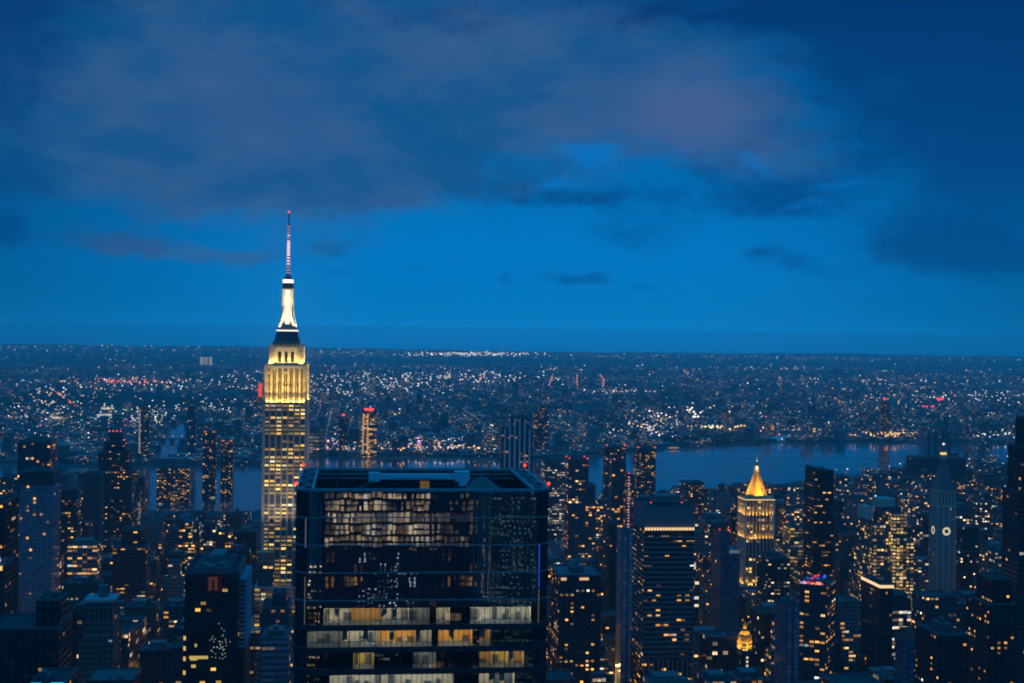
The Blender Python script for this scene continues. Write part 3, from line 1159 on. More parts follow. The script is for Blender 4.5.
            if kind in 'wc' and rnd.random() < .8 or kind == 'd' and rnd.random() < .4:
                x = xa + 1.5
                while x < xc - 2:
                    t = MB()
                    t.box(x, x + 1.7, 1.0, 1.9, zf + .72, zf + .78, 0, bottom=True)
                    for sx in (.05, 1.57):
                        t.box(x + sx, x + sx + .08, 1.05, 1.85, zf, zf + .72, 0)
                    t.box(x + .4, x + 1.3, 1.55, 1.6, zf + .95, zf + 1.5, 1)
                    t.build('desk', [M['steel_blue'], M['black']], room)
                    x += rnd.choice((2.6, 2.6, 5.4))
            if kind in 'oOwy':
                for q in range(int((xc - xa) / 3.4)):
                    if rnd.random() < .35:
                        t = MB()
                        x = xa + q * 3.4 + .1
                        t.quad([(x, .3, zf + rnd.uniform(1.6, 3.6)), (x + 1.55, .3, zf + rnd.uniform(1.6, 3.6)), (x + 1.55, .3, zc - .05), (x, .3, zc - .05)], 0)
                        t.build('window_blind', wallm['w2'], room)
    p = root.location
    for y in (10, 35, 60):
        q = Vector((p.x, p.y, 0)) + ED * y
        FOOT.append((q.x, q.y, 52))
    RECTS.append((297, 550, 468, 683, 465))
    MARK.append((423, 570, 'broad dark glass tower'))
    # roof crane: a thing of its own, standing in the well
    Q = Vector((p.x, p.y, 0)) + EW * 4.0 + ED * 50
    cr = empty('maintenance_crane', (Q.x, Q.y, wl), YAW)
    tag(cr, 'pale window-cleaning crane lying across the open roof of the dark glass tower', 'crane')
    hz = 14.4
    t = MB()
    t.box(8.5, 14.5, -2.6, 2.6, 0, 8.0, 0)
    t.box(9.5, 13.5, -1.8, 1.8, 8.0, hz - 1.6, 0)
    t.build('carriage', M['steel'], cr)
    t = MB()
    t.box(-17.5, 9.5, -1.1, 1.1, hz - 1.0, hz + 1.0, 0, bottom=True)
    t.box(-13.5, 6, -1.4, 1.4, hz - .5, hz + .3, 0, bottom=True)
    t.build('jib', M['crane'], cr)
    t = MB()
    t.box(9.5, 14.8, -2.0, 2.0, hz - 1.5, hz + 2.0, 0, bottom=True)
    t.box(11, 14, -2.1, 1.4, hz - 3.2, hz - 1.5, 0)
    t.build('cab', M['crane'], cr)
    t = MB()
    t.box(-21.5, -17.5, -1.7, 1.7, hz - 1.7, hz + 1.5, 0, bottom=True)
    t.build('cradle', M['crane'], cr)
    t = MB()
    t.beam((-17, 0, hz), (-30, -6, hz - 6.5), .5, 0)
    t.beam((-17, 1, hz - 1), (-26, 4, hz - 4.5), .35, 0)
    t.build('stay', M['steel'], cr)


LUM = 1.9
M['crane'] = plain('pale_crane_paint', (.62, .68, .74), .55, .3, .5)
M['amber_dim'] = glow('amber_doorway', (1.0, .55, .18), .12)
M['blue_line'] = glow('blue_line_reflection', (.05, .12, 1.0), .6)
M['cool_line'] = glow('cool_line_reflection', (.75, .82, 1.0), .16)
M['warm_line'] = glow('warm_line_reflection', (1.0, .82, .60), .10)
glass_tower()


# ------------------------------------------------------------------ gilded pyramid tower
def gold_tower():
    d = 1849.0
    Z = lambda y: zof(757, y, d)
    c = at(756, 520, d)
    root = empty('pyramid_roof_tower', (c.x, c.y, 0), YAW)
    tag(root, 'stone tower with floodlit gilded pyramid roof and lantern', 'skyscraper')
    fm = facade('tower_windows', (.36, .32, .25), (.24, .16, .84), .24, 1.1, 'gold', (.03, .03, .035), .7)
    w, l = 36.0, 34.0
    zt, zm, zl = Z(499), Z(537), Z(576)
    b = MB()
    cell = (4.6, 3.9)
    b.box(-w / 2 - 9, w / 2 + 9, -l / 2 - 10, l / 2 + 16, 0, zl - 9, 0, cell, topm=1)
    b.box(-w / 2 - .6, w / 2 + .6, -l / 2 - .6, l / 2 + .6, zl - 9, zm - 1, 0, cell, topm=1)
    b.box(-w / 2 + .8, w / 2 - .8, -l / 2 + .8, l / 2 - .8, zm - 1, zt, 0, cell, topm=1)
    for z0, z1, hw, hl in ((zl - 9, zm - 1, w / 2 + 1.4, l / 2 + 1.4), (zm - 1, zt, w / 2, l / 2)):
        for i in range(9):
            x = -hw + 2 * hw * i / 8
            wd = 1.5 if i in (0, 8) else .55
            for s in (-1, 1):
                b.box(x - wd, x + wd, s * hl - .85, s * hl + .45, z0, z1 + 1.0, 1)
                y = -hl + 2 * hl * i / 8
                if 0 < i < 8:
                    b.box(s * hw - .85, s * hw + .45, y - wd, y + wd, z0, z1 + 1.0, 1)
    b.build('wall', [fm, M['stone']], root)
    b = MB()
    b.box(-w / 2 - 1.5, w / 2 + 1.5, -l / 2 - 1.5, l / 2 + 1.5, zt, zt + 2.2, 0, bottom=True)
    b.build('cornice', M['stone'], root)
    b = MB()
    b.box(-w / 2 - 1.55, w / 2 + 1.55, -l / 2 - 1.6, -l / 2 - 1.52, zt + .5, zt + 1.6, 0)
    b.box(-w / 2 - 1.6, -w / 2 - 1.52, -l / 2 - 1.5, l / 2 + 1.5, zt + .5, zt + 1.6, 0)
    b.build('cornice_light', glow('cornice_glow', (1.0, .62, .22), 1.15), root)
    for sx in (-1, 1):
        for sy in (-1, 1):
            b = MB()
            b.cone((sx * (w / 2 - 1.5), sy * (l / 2 - 1.5)), 1.7, 1.5, zt + 2.2, zt + 5.5, 8, 0)
            b.cone((sx * (w / 2 - 1.5), sy * (l / 2 - 1.5)), 1.6, .1, zt + 5.5, zt + 8.6, 8, 0)
            b.build('turret', M['gold'], root)
    zp, zq = zt + 2.2, Z(471.5)
    b = MB()
    oc = [(13.6 * math.cos(R(a + 22.5)), 13.6 * math.sin(R(a + 22.5))) for a in range(0, 360, 45)]
    b.prism(oc, zp, zp + 3.5, 0, taper=1.0)
    b.prism(oc, zp + 3.5, zq, 0, taper=.2)
    for (x, y) in oc:
        b.beam((x, y, zp + 3.5), (x * .2, y * .2, zq), .5, 0)
    b.build('pyramid_roof', M['gold'], root)
    b = MB()
    b.cone((0, 0), 3.4, 3.2, zq, zq + 2.0, 8, 0)
    for a in range(0, 360, 45):
        b.beam((2.5 * math.cos(R(a)), 2.5 * math.sin(R(a)), zq + 2), (2.3 * math.cos(R(a)), 2.3 * math.sin(R(a)), zq + 7.5), .5, 0)
    b.cone((0, 0), 2.9, .5, zq + 7.5, zq + 13, 8, 0)
    b.cone((0, 0), .5, .08, zq + 13, Z(455.5), 6, 0)
    lan = b.build('lantern', M['gold'], root)
    b = MB()
    b.cone((0, 0), 1.5, 1.5, zq + 2.2, zq + 7.2, 8, 0)
    b.octa((0, 0, zq + 14.2), .9, .9, None, 0)
    b.build('lantern_light', glow('lantern_glow', (1.0, .80, .55), 2.6), lan)
    G = (1.0, .52, .07)
    uplights(root, 10, 10, zp + .7, 9500, G, 7.5, 26, spread=80)
    uplights(root, 6, 6, zp + 9, 1500, G, 8.0, 24, spread=60)
    uplights(root, w / 2 - 1, l / 2 - 1, Z(514), 4600, G, 2.6, 10, sides='fl', spread=80)
    uplights(root, w / 2 - 1, l / 2 - 1, Z(530), 900, G, 3.4, 8, sides='fl', spread=60)
    uplights(root, w / 2 - 1, l / 2 - 1, zm + .5, 3200, G, 2.4, 10, sides='fl', spread=110)
    uplights(root, w / 2, l / 2, zl - 8, 3500, G, 2.4, 12, sides='fl', spread=110)
    FOOT.append((c.x, c.y, 48))
    RECTS.append((737, 776, 455, 596, d))
    MARK.append((757, 520, 'gilded pyramid tower'))


gold_tower()


# ------------------------------------------------------------------ clock tower
def clock_tower():
    d = 1668.0
    Z = lambda y: zof(943, y, d)
    c = at(942.5, 520, d)
    root = empty('clock_tower', (c.x, c.y, 0), YAW)
    tag(root, 'pale stone clock tower with two lit dials and unlit pointed roof', 'tower')
    fm = facade('campanile_windows', (.85, .86, .82), (.34, .2, .8), .01, 1.0, 'gold', (.05, .06, .07), .5)
    w, l = 21.5, 22.5
    z1, z2, z3 = Z(506), Z(491), Z(467)
    b = MB()
    b.box(-w / 2, w / 2, -l / 2, l / 2, 0, z1, 0, (2.4, 3.9), topm=1)
    for i in range(4):
        x = -w / 2 + w * i / 3
        for s in (-1, 1):
            b.box(x - .8, x + .8, s * l / 2 - .4, s * l / 2 + .4, 0, z1, 1)
            b.box(s * w / 2 - .4, s * w / 2 + .4, -l / 2 + l * i / 3 - .8, -l / 2 + l * i / 3 + .8, 0, z1, 1)
    b.build('wall', [fm, M['stone']], root)
    b = MB()
    b.box(-w / 2 - 1.2, w / 2 + 1.2, -l / 2 - 1.2, l / 2 + 1.2, z1, z1 + 2.0, 0, bottom=True)
    b.box(-w / 2 + 1.4, w / 2 - 1.4, -l / 2 + 1.4, l / 2 - 1.4, z1 + 2, z2, 1)
    for i in range(6):
        t = -1 + 2 * i / 5
        for s in (-1, 1):
            b.box(t * (w / 2 - 1) - .7, t * (w / 2 - 1) + .7, s * (l / 2 - .9) - .6, s * (l / 2 - .9) + .6, z1 + 2, z2, 0)
            b.box(s * (w / 2 - .9) - .6, s * (w / 2 - .9) + .6, t * (l / 2 - 1.6) - .7, t * (l / 2 - 1.6) + .7, z1 + 2, z2, 0)
    b.box(-w / 2 - .6, w / 2 + .6, -l / 2 - .6, l / 2 + .6, z2, z2 + 1.4, 0, bottom=True)
    b.build('loggia', [M['stone'], M['stone_grey']], root)
    b = MB()
    sq = [(-w / 2 + .6, -l / 2 + .6), (w / 2 - .6, -l / 2 + .6), (w / 2 - .6, l / 2 - .6), (-w / 2 + .6, l / 2 - .6)]
    b.prism(sq, z2 + 1.4, z3, 0, taper=.42)
    for k in range(5):
        t = (k + .5) / 5.5
        f = 1 - .58 * t
        z = z2 + 1.4 + (z3 - z2 - 1.4) * t
        for q in (-.5, 0, .5):
            b.box(q * w * f * .8 - .6, q * w * f * .8 + .6, -l / 2 * f - .35, -l / 2 * f + 1.5, z, z + 1.9, 0)
    b.build('pointed_roof', M['stone_grey'], root)
    b = MB()
    b.box(-4.6, 4.6, -4.6, 4.6, z3, z3 + 1.2, 0, bottom=True)
    for a in range(0, 360, 45):
        b.beam((3.3 * math.cos(R(a)), 3.3 * math.sin(R(a)), z3 + 1.2), (3.1 * math.cos(R(a)), 3.1 * math.sin(R(a)), z3 + 8.5), .7, 0)
    b.cone((0, 0), 4.0, 1.5, z3 + 8.5, z3 + 15, 10, 0)
    b.cone((0, 0), 1.5, 1.2, z3 + 15, Z(446), 8, 0)
    b.build('cupola', M['stone_grey'], root)
    b = MB()
    zl = Z(444)
    b.octa((0, 0, zl), 1.8, 1.9, None, 0)
    b.build('lantern_light', glow('beacon_white', (1.0, .80, .70), 1.2), root)
    b = MB()
    b.cone((0, 0), 3.9, 3.6, Z(454.5), Z(452.5), 10, 0)
    b.build('cupola_light', M['gold_l'], root)
    dial = glow('dial_glow', (1.0, .88, .60), .72)
    zc = Z(530)
    for side in ('f', 'l'):
        def P(t, z_, o_):
            return (t, -l / 2 - .5 - o_, z_) if side == 'f' else (-w / 2 - .5 - o_, -t, z_)
        ring = lambda r, o_, n=28: [P(r * math.cos(2 * math.pi * k / n), zc + r * math.sin(2 * math.pi * k / n), o_) for k in range(n)]
        b = MB()
        A, B, C = ring(4.9, .06), ring(2.4, .06), ring(5.6, .03)
        for i in range(28):
            j = (i + 1) % 28
            b.quad([A[i], A[j], B[j], B[i]][::-1], 0)
            b.quad([C[i], C[j], A[j], A[i]][::-1], 1)
        b.quad(B, 1)
        for h in range(12):
            a = R(30 * h)
            b.beam(P(4.0 * math.cos(a), zc + 4.0 * math.sin(a), .1), P(4.8 * math.cos(a), zc + 4.8 * math.sin(a), .1), .35, 1)
        dl = b.build('clock_dial', [dial, M['stone_grey']], root)
        for (a, L) in ((R(62), 3.0), (R(-28), 4.4)):
            b = MB()
            b.beam(P(0, zc, .2), P(L * math.cos(a), zc + L * math.sin(a), .2), .4, 0)
            b.build('hand', M['black'], dl)
    FOOT.append((c.x, c.y, 26))
    RECTS.append((929, 957, 440, 600, d))
    MARK.append((943, 520, 'pale clock tower'))


clock_tower()


# ------------------------------------------------------------------ the other towers one can tell apart
def wallof(name, col, win, frac, st=1.0, hue='amber', glass=(.02, .03, .045), floorb=1.0, rough=.8, grpk=.25):
    return facade(name, col, win, frac, st, hue, glass, floorb, rough, False, grpk)


PUN, RIB, GRD = (.22, .28, .76), (.04, .36, .80), (.10, .14, .88)
grey = (.20, .21, .22)
brick = (.16, .085, .06)
tan = (.30, .25, .19)
dark = (.035, .037, .042)
navy = (.045, .06, .085)


def named_towers():
    # ---- left part of the picture
    T = tower('slab_tower', 'blue-grey gridded slab tower with dark louvred top and few lit windows', 20, 61, 471, 1350, 34,
              wallof('slab_grid', (.34, .40, .46), (.16, .14, .84), .03, 1.0, 'amber', (.09, .125, .17), .6), (3.0, 3.7), short='gridded slab tower')
    b = MB()
    b.box(-T['w'] / 2 - .3, T['w'] / 2 + .3, -T['l'] / 2 - .3, T['l'] / 2 + .3, T['h'] - 12, T['h'] + 1.4, 0, bottom=True)
    for i in range(15):
        x = -T['w'] / 2 + T['w'] * i / 14
        b.box(x - .35, x + .35, -T['l'] / 2 - .6, -T['l'] / 2 - .31, T['h'] - 12, T['h'] + 1, 1)
    b.build('louvre_band', [plain('dark_louvre', (.05, .05, .055)), M['black']], T['root'])
    tower('flat_top_tower', 'dark flat-topped tower rising behind the blue-grey gridded slab', 18, 57, 441, 1800, 40,
          wallof('flat_dark', dark, GRD, .07, .9), (3.2, 3.7), penthouse=(.55, .5, 6), clear=470)
    T = tower('stepped_apartment_tower', 'dark stepped apartment tower with red lights along its pointed top', 97, 136, 446, 2100, 40,
              wallof('stepped_dark', (.07, .06, .06), PUN, .13, 1.1), (4.0, 3.2),
              tiers=[(470, 1, 1, 0), (452, .86, .9, -.03), (442, .62, .7, -.02), (433, .36, .5, -.02)], clear=545, short='dark stepped apartment tower')
    for x in (-.45, -.15, .15, .45):
        beacon(T, T['ox'] + T['w'] * x, -T['l'] * .45, T['h'] + 1)
    for x in (-.8, .75):
        beacon(T, T['ox'] + T['w'] * x, -T['l'] * .5, zof(116, 442, 2100) + 1.5)
    # across the river
    T = tower('riverside_tower', 'slim tower across the river with one edge lit white from top to bottom', 139, 151, 408, 3560, 24,
              wallof('river_a', (.10, .11, .13), PUN, .16, 1.0, 'pale'), (3.6, 3.4), clear=466, short='white-edged slim tower')
    b = MB()
    n_ = 30
    for i in range(n_):
        z = T['h'] * (.2 + .78 * i / n_)
        b.cut()
        b.box(-T['w'] / 2 - .1, -T['w'] / 2 + 4.2, -T['l'] / 2 - .35, -T['l'] / 2 - .1, z, z + T['h'] * .017, 0, bottom=True)
    b.build('edge_light', glow('edge_pale', (1.0, .74, .62), .36), T['root'])
    beacon(T, T['w'] * .4, 0, T['h'], m='white_l')
    T = tower('riverside_tower', 'slim dark glass tower across the river with rounded top and few lights', 187, 197, 408, 3680, 26,
              wallof('river_b', (.05, .07, .09), GRD, .05, .8, 'pale', (.03, .05, .07)), (3.4, 3.4), clear=462, short='slim dark glass tower over the river')
    b = MB()
    hw = T['w'] / 2
    pts = [(hw * math.cos(R(a)), T['h'] + 1.2 + 6 * math.sin(R(a))) for a in range(0, 181, 20)]
    for i in range(9):
        (xa, za), (xb, zb) = pts[i], pts[i + 1]
        b.quad([(xa, -T['l'] / 2, za), (xb, -T['l'] / 2, zb), (xb, T['l'] / 2, zb), (xa, T['l'] / 2, za)][::-1], 0)
    b.quad([(x, -T['l'] / 2, z) for x, z in pts][::-1], 0)
    b.quad([(x, T['l'] / 2, z) for x, z in pts], 0)
    b.build('crown', plain('glass_crown', (.05, .07, .09), .4), T['root'])
    for (x0, x1, yt, lab) in ((203, 217, 433, 'dark riverside tower with amber windows and a red-lit crown, the taller of a pair'),
                              (221, 234, 442, 'dark riverside tower with amber windows and a red-lit crown, the shorter of a pair')):
        T = tower('riverside_tower', lab, x0, x1, yt, 2860, 24, wallof('pair_dark', (.06, .06, .07), PUN, .17, 1.2), (4.2, 3.3), clear=506, short='red-crowned riverside tower')
        b = MB()
        for s in (-1, 1):
            b.cut()
            b.box(s * T['w'] * .33 - 2.5, s * T['w'] * .33 + 2.5, -T['l'] / 2, -T['l'] / 2 + 3, T['h'], T['h'] + 4.5, 0)
            b.cut()
            b.box(s * T['w'] * .33 - 2.6, s * T['w'] * .33 + 2.6, -T['l'] / 2 - .1, -T['l'] / 2, T['h'] + 2.2, T['h'] + 3.9, 1)
        b.build('crown_sign', [M['steel'], glow('orange_red', (1.0, .16, .03), 1.3)], T['root'])
    tower('apartment_slab', 'wide dark apartment slab full of small amber windows in front of the river', 157, 191, 468, 2750, 26,
          wallof('slab_amber', (.10, .06, .05), PUN, .30, .95), (4.4, 3.2), clear=512, penthouse=(.5, .6, 5), short='wide amber-lit apartment slab')
    tower('blank_slab', 'pale blank slab tower without lit windows', 83, 104, 473, 1900, 30,
          wallof('blank_a', (.22, .24, .26), (.45, .4, .6), .0, .5), (6, 4), clear=512, short='pale blank slab')
    tower('office_block', 'dark office block with pale tan rooftop huts between the gridded and the blank slab', 62, 82, 489, 1700, 30,
          wallof('block_b', dark, PUN, .14, 1.0), (3.4, 3.6), clear=540, penthouse=(.7, .5, 13))
    tower('office_tower', 'dark tower with a vertical row of yellow windows down one side', 113, 151, 529, 1480, 36,
          wallof('block_c', (.045, .045, .05), RIB, .10, 1.0), (4.2, 3.7), tiers=[(545, 1, 1, 0), (529, .6, .8, .05)], clear=612, short='tower with a row of yellow windows')
    T = tower('setback_tower', 'pale stone setback tower with arcaded crown and round rooftop tank', 79, 120, 610, 900, 24,
              wallof('classic', (.36, .40, .40), (.14, .2, .84), .03, 1.0, 'amber', (.02, .03, .035), .8), (3.0, 3.6),
              tiers=[(640, 1, 1, 0), (625, .86, .9, .05), (599, .80, .8, .06)], short='pale setback tower')
    b = MB()
    hw, hl, ox = T['w'] / 2, T['l'] / 2, T['ox']
    for k in range(2):
        for i in range(6):
            x = ox - hw + (i + .5) * 2 * hw / 6
            z = T['h'] - 6.5 - 4.4 * k
            pts = [(x - 1.0, z), (x + 1.0, z)] + [(x + 1.0 * math.cos(R(a)), z + 1.5 + 1.0 * math.sin(R(a))) for a in range(0, 181, 30)]
            b.cut()
            b.quad([(p, -hl - .04, q) for p, q in pts], 0)
    b.build('arch', M['black'], T['root'])
    b = MB()
    b.box(ox - hw - 1, ox + hw + 1, -hl - 1, hl + 1, T['h'] - .2, T['h'] + 1.6, 0, bottom=True)
    b.build('cornice', plain('pale_cornice', (.34, .38, .39)), T['root'])
    b = MB()
    b.cone((ox + 1, 0), 3.2, 3.2, T['h'], T['h'] + 9, 14, 0)
    b.build('roof_tank', M['stone_grey'], T['root'])
    b = MB()
    for i in range(5):
        x = T['w0'] * (-.22 + .14 * i)
        for z in (T['h'] - 44, T['h'] - 36, T['h'] - 33):
            pass
    for z in (-21, -44, -50):
        b.cut()
        b.box(-T['w0'] * .34, T['w0'] * .42, -T['l0'] / 2 - .4, -T['l0'] / 2 - .05, T['h'] + z, T['h'] + z + 1.0, 0)
    b.build('string_course', plain('green_stone', (.10, .22, .21)), T['root'])
    b = MB()
    for (i, z) in ((2, -46), (3, -46), (4, -46), (3, -57), (4, -57), (3, -62), (2, -62)):
        x = T['w0'] * (-.2 + .13 * i)
        b.cut()
        b.box(x - 1.1, x + 1.1, -T['l0'] / 2 - .12, -T['l0'] / 2 - .03, T['h'] + z - 1.5, T['h'] + z + 1.3, 0)
    b.build('lit_window', M['amber_l'], T['root'])

    # dark tower carrying a red sign
    T = tower('office_tower', 'black slab tower with a dim red sign at its top and pale slatted shoulder', 186, 247, 566, 850, 58,
              wallof('sign_black', (.014, .015, .018), RIB, .035, .7, 'gold', (.01, .012, .016), 1.0, .5), (3.2, 3.8), short='black tower with the red sign', parapet=2.5)
    hw, hl, h = T['w'] / 2, T['l'] / 2, T['h']
    b = MB()
    # a red square with a slanted white stroke pair
    b.box(-2.6, 6.0, -hl - .5, -hl - .1, h - 10, h - 1.0, 0)
    b.box(-1.8, .2, -hl - .6, -hl - .51, h - 9.3, h - 1.6, 1)
    b.prism([(1.6, -hl - .6), (3.4, -hl - .6), (3.4, -hl - .51), (1.6, -hl - .51)], h - 9.3, h - 1.6, 1)
    b.box(.2, 1.6, -hl - .62, -hl - .52, h - 3.2, h - 1.6, 1)
    b.build('sign', [glow('dim_red_sign', (.85, .05, .07), .018), glow('dim_pink_sign', (1.0, .40, .43), .06)], T['root'])
    b = MB()
    for i in range(7):
        y = -hl + 4 + i * (2 * hl - 8) / 6
        b.cut()
        b.box(-hw * .7, hw * .7, y - 1.6, y + 1.6, h, h + 3.2, 0)
    b.cut()
    b.box(-hw * .25, hw * .3, -hl * .1, hl * .75, h, h + 7, 1)
    b.build('roof_plant', [M['steel'], M['stone_grey']], T['root'])
    b = MB()
    for i in range(16):
        z = h - 5 - i * 2.6
        b.box(hw + .05, hw + 4.2, -hl + 6, hl - 2, z, z + 1.2, 0, bottom=True)
    b.box(hw + .04, hw + 3.4, -hl + 7, hl - 3, 0, h - 4, 1)
    b.build('slatted_shoulder', [plain('pale_slats', (.20, .27, .33)), M['black']], T['root'])
    b = MB()
    rnd = random.Random(8)
    for k in range(46):
        x, z = rnd.gauss(hw * .32, hw * .2), h - 44 + rnd.gauss(0, 5.0)
        b.cut()
        b.octa((x, -hl - .15, z), .28, .28, None, 0)
    for (z, x0, x1) in ((-49, -.8, -.1), (-49.8, -.75, -.5), (-71, -.82, -.5), (-77, -.82, -.2), (-77, -.1, .1), (-54, -.72, -.55), (-42, -.6, -.52)):
        b.cut()
        b.box(hw * x0, hw * x1, -hl - .12, -hl - .04, h + z, h + z + 1.8, 1)
    b.build('lit_window', [glow('cold_specks', (.72, .9, .78), .7), glow('yellow_rows', (1.0, .72, .22), .55)], T['root'])
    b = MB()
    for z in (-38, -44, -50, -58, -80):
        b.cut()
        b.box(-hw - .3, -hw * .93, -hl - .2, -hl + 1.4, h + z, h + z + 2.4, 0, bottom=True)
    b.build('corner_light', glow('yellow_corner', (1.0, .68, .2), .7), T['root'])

    tower('glass_block', 'low pale blue glass block with lit amber floors beside the broad glass tower', 262, 291, 634, 950, 34,
          wallof('pale_glass', (.22, .30, .34), RIB, .10, .8, 'pale', (.10, .15, .19)), (7, 4.2), penthouse=(.6, .5, 4), short='low pale blue glass block', roof='roof_pale')
    tower('loft_building', 'plain blue-grey loft building below the limestone shaft of the spire skyscraper', 262, 292, 592, 1060, 36,
          wallof('loft_g', (.16, .18, .20), PUN, .05, .9), (3.6, 3.8), tiers=[(604, 1, 1, 0), (592, .5, .5, .1)], clear=632)
    # far-left dark blocks
    tower('office_tower', 'black tower cut by the frame with scattered amber windows', -30, 19, 500, 950, 40,
          wallof('edge_black', (.012, .012, .014), PUN, .05, 1.1), (3.6, 3.8))
    T = tower('office_tower', 'dark tower with amber-lit crown and white tip at the frame edge', -22, 15, 560, 880, 30,
              wallof('edge_crown', (.03, .03, .03), PUN, .04, 1.0), (3.4, 3.8), tiers=[(563, 1, 1, 0)])
    b = MB()
    for i in range(6):
        x = T['w'] / 2 - 1.2 - i * 2.4
        b.cut()
        b.box(x - .8, x + .8, -T['l'] / 2 - .2, -T['l'] / 2 - .05, T['h'] - 2.2, T['h'] + .6, 0)
    b.build('crown_light', M['amber_l'], T['root'])
    b = MB()
    b.cone((T['w'] / 2 - 7, 0), 2.2, .3, T['h'] + 1, T['h'] + 8, 8, 0)
    b.build('white_tip', glow('white_tip_glow', (.8, .95, 1.0), .9), T['root'])
    tower('office_tower', 'black broad block in the lower corner with a few amber windows', -10, 74, 598, 760, 40,
          wallof('corner_black', (.013, .013, .015), PUN, .035, 1.0), (3.6, 3.8), tiers=[(622, 1, 1, 0), (598, .35, .5, .3)])
    T = tower('low_rooftop', 'dark building whose roof edge glows cyan', 30, 78, 678, 640, 30,
              wallof('cyan_roof', (.04, .06, .065), PUN, .02, .8), (3.6, 3.8))
    b = MB()
    for (x0, x1) in ((-.46, -.16), (.12, .47)):
        b.cut()
        b.box(T['w'] * x0, T['w'] * x1, -T['l'] / 2 - .3, -T['l'] / 2 - .05, T['h'] - 2.0, T['h'] + 1.6, 0)
    b.build('roof_light', M['cyan_l'], T['root'])

    # ---- across the river, middle
    tower('warehouse_tower', 'pale brown blocky building across the river right of the limestone spire', 308, 325, 428, 3850, 40,
          wallof('tan_box', (.40, .27, .19), (.06, .2, .85), .65, .20, 'pale', (.1, .07, .05), .2), (14, 9), clear=456)
    T = tower('riverside_tower', 'narrow tower across the river with a red lit top', 339, 348, 418, 3950, 22,
              wallof('river_c', (.10, .09, .09), PUN, .20, 1.0), (3.6, 3.3), clear=455)
    beacon(T, 0, -6, T['h'], 4.2)
    T = tower('riverside_tower', 'amber striped tower across the river with red lit crown', 361, 377, 411, 3850, 30,
              wallof('river_d', (.22, .13, .08), (.12, .1, .92), .42, .8), (6.5, 3.3), clear=456, short='amber striped tower')
    b = MB()
    b.cut()
    b.box(-T['w'] * .42, T['w'] * .42, -T['l'] * .4, T['l'] * .4, T['h'] + 1.3, T['h'] + 6, 1)
    b.cut()
    b.box(-T['w'] * .3, T['w'] * .3, -T['l'] * .42, -T['l'] * .41, T['h'] + 2, T['h'] + 7.5, 0)
    b.build('crown_light', [M['red'], M['steel']], T['root'])
    b = MB()
    for x in (-.4, -.12):
        for i in range(34):
            z = T['h'] * (.08 + .88 * i / 34)
            b.cut()
            b.box(T['w'] * x, T['w'] * (x + .09), -T['l'] / 2 - .2, -T['l'] / 2 - .05, z, z + 1.9, 0)
    b.build('stripe_lamp', glow('amber_stripe', (1.0, .56, .2), .85), T['root'])
    T = tower('rounded_tower', 'blue tower with white vertical fins and sloping top', 499, 533, 428, 2500, 40,
              wallof('fin_blue', navy, GRD, .05, .8), (4, 3.5), tiers=[(428, 1, 1, 0), (417, .62, .8, .06)], clear=470, short='blue tower with white fins')
    b = MB()
    for i in range(6):
        x = -T['w0'] / 2 + T['w0'] * (i + .7) / 6.4
        zt = T['h'] - 1 if 1 <= i <= 4 else T['h'] - 20
        b.cut()
        b.box(x - 1.3, x + 1.3, -T['l0'] / 2 - 1.6, -T['l0'] / 2 - .05, 0, zt, 0)
    b.build('fin', plain('white_fins', (.62, .62, .66), .6, .1), T['root'])
    T = tower('riverside_tower', 'tall amber speckled tower far across the river behind the finned blue tower', 533, 549, 407, 4050, 26,
              wallof('river_e', (.10, .10, .11), PUN, .24, 1.0), (4.2, 3.3), clear=455, tiers=[(413, 1, 1, 0), (407, .5, .6, .1)])

    # ---- middle
    tower('hospital_block', 'wide pale blue block with rows of white and amber windows', 541, 567, 461, 2350, 50,
          wallof('wide_pale', (.22, .24, .28), (.12, .3, .78), .36, .8, 'pale'), (4.2, 3.7), clear=560, penthouse=(.4, .4, 6))
    T = tower('apartment_tower', 'dark blue tower with lit amber floors near its foot and red roof lights', 565, 596, 460, 1900, 34,
              wallof('ap_a', (.06, .075, .10), (.10, .2, .82), .13, 1.25, 'amber', (.03, .045, .07)), (4.4, 3.4), clear=565, short='dark blue tower with red roof lights',
              tiers=[(484, 1, 1, 0), (460, .74, .9, -.13)])
    beacons(T, 4)
    T = tower('apartment_tower', 'brownish tower behind a darker one with red roof lights by the river', 603, 626, 447, 2650, 30,
              wallof('ap_b', (.11, .08, .08), PUN, .13, 1.0), (4, 3.3), clear=500)
    beacons(T, 2)
    T = tower('apartment_tower', 'near-black slim tower with a single red light on its roof', 609, 626, 461, 2000, 26,
              wallof('ap_c', (.028, .032, .04), GRD, .07, .9), (3.6, 3.4), clear=540, short='near-black slim tower')
    beacon(T, -T['w'] * .3, -8, T['h'] + 1)
    T = tower('apartment_tower', 'narrow building edged by a vertical chain of pink lights', 624, 634, 475, 1960, 22,
              wallof('ap_d', (.12, .10, .11), PUN, .25, 1.0), (3.6, 3.3), clear=535)
    b = MB()
    for i in range(22):
        z = T['h'] - 3 - i * 4.0
        b.cut()
        b.box(-T['w'] * .34, -T['w'] * .1, -T['l'] / 2 - .4, -T['l'] / 2 - .05, z, z + 1.7, 0)
    b.build('chain_lamp', glow('pink_chain', (1.0, .55, .62), .62), T['root'])
    beacon(T, 0, 0, T['h'])
    T = tower('apartment_tower', 'dark tower standing against the river with amber windows and red roof corners', 634, 656, 449, 2720, 30,
              wallof('ap_e', (.07, .06, .06), PUN, .20, 1.05), (4.2, 3.3), clear=497, short='dark tower against the river')
    beacons(T, 2)
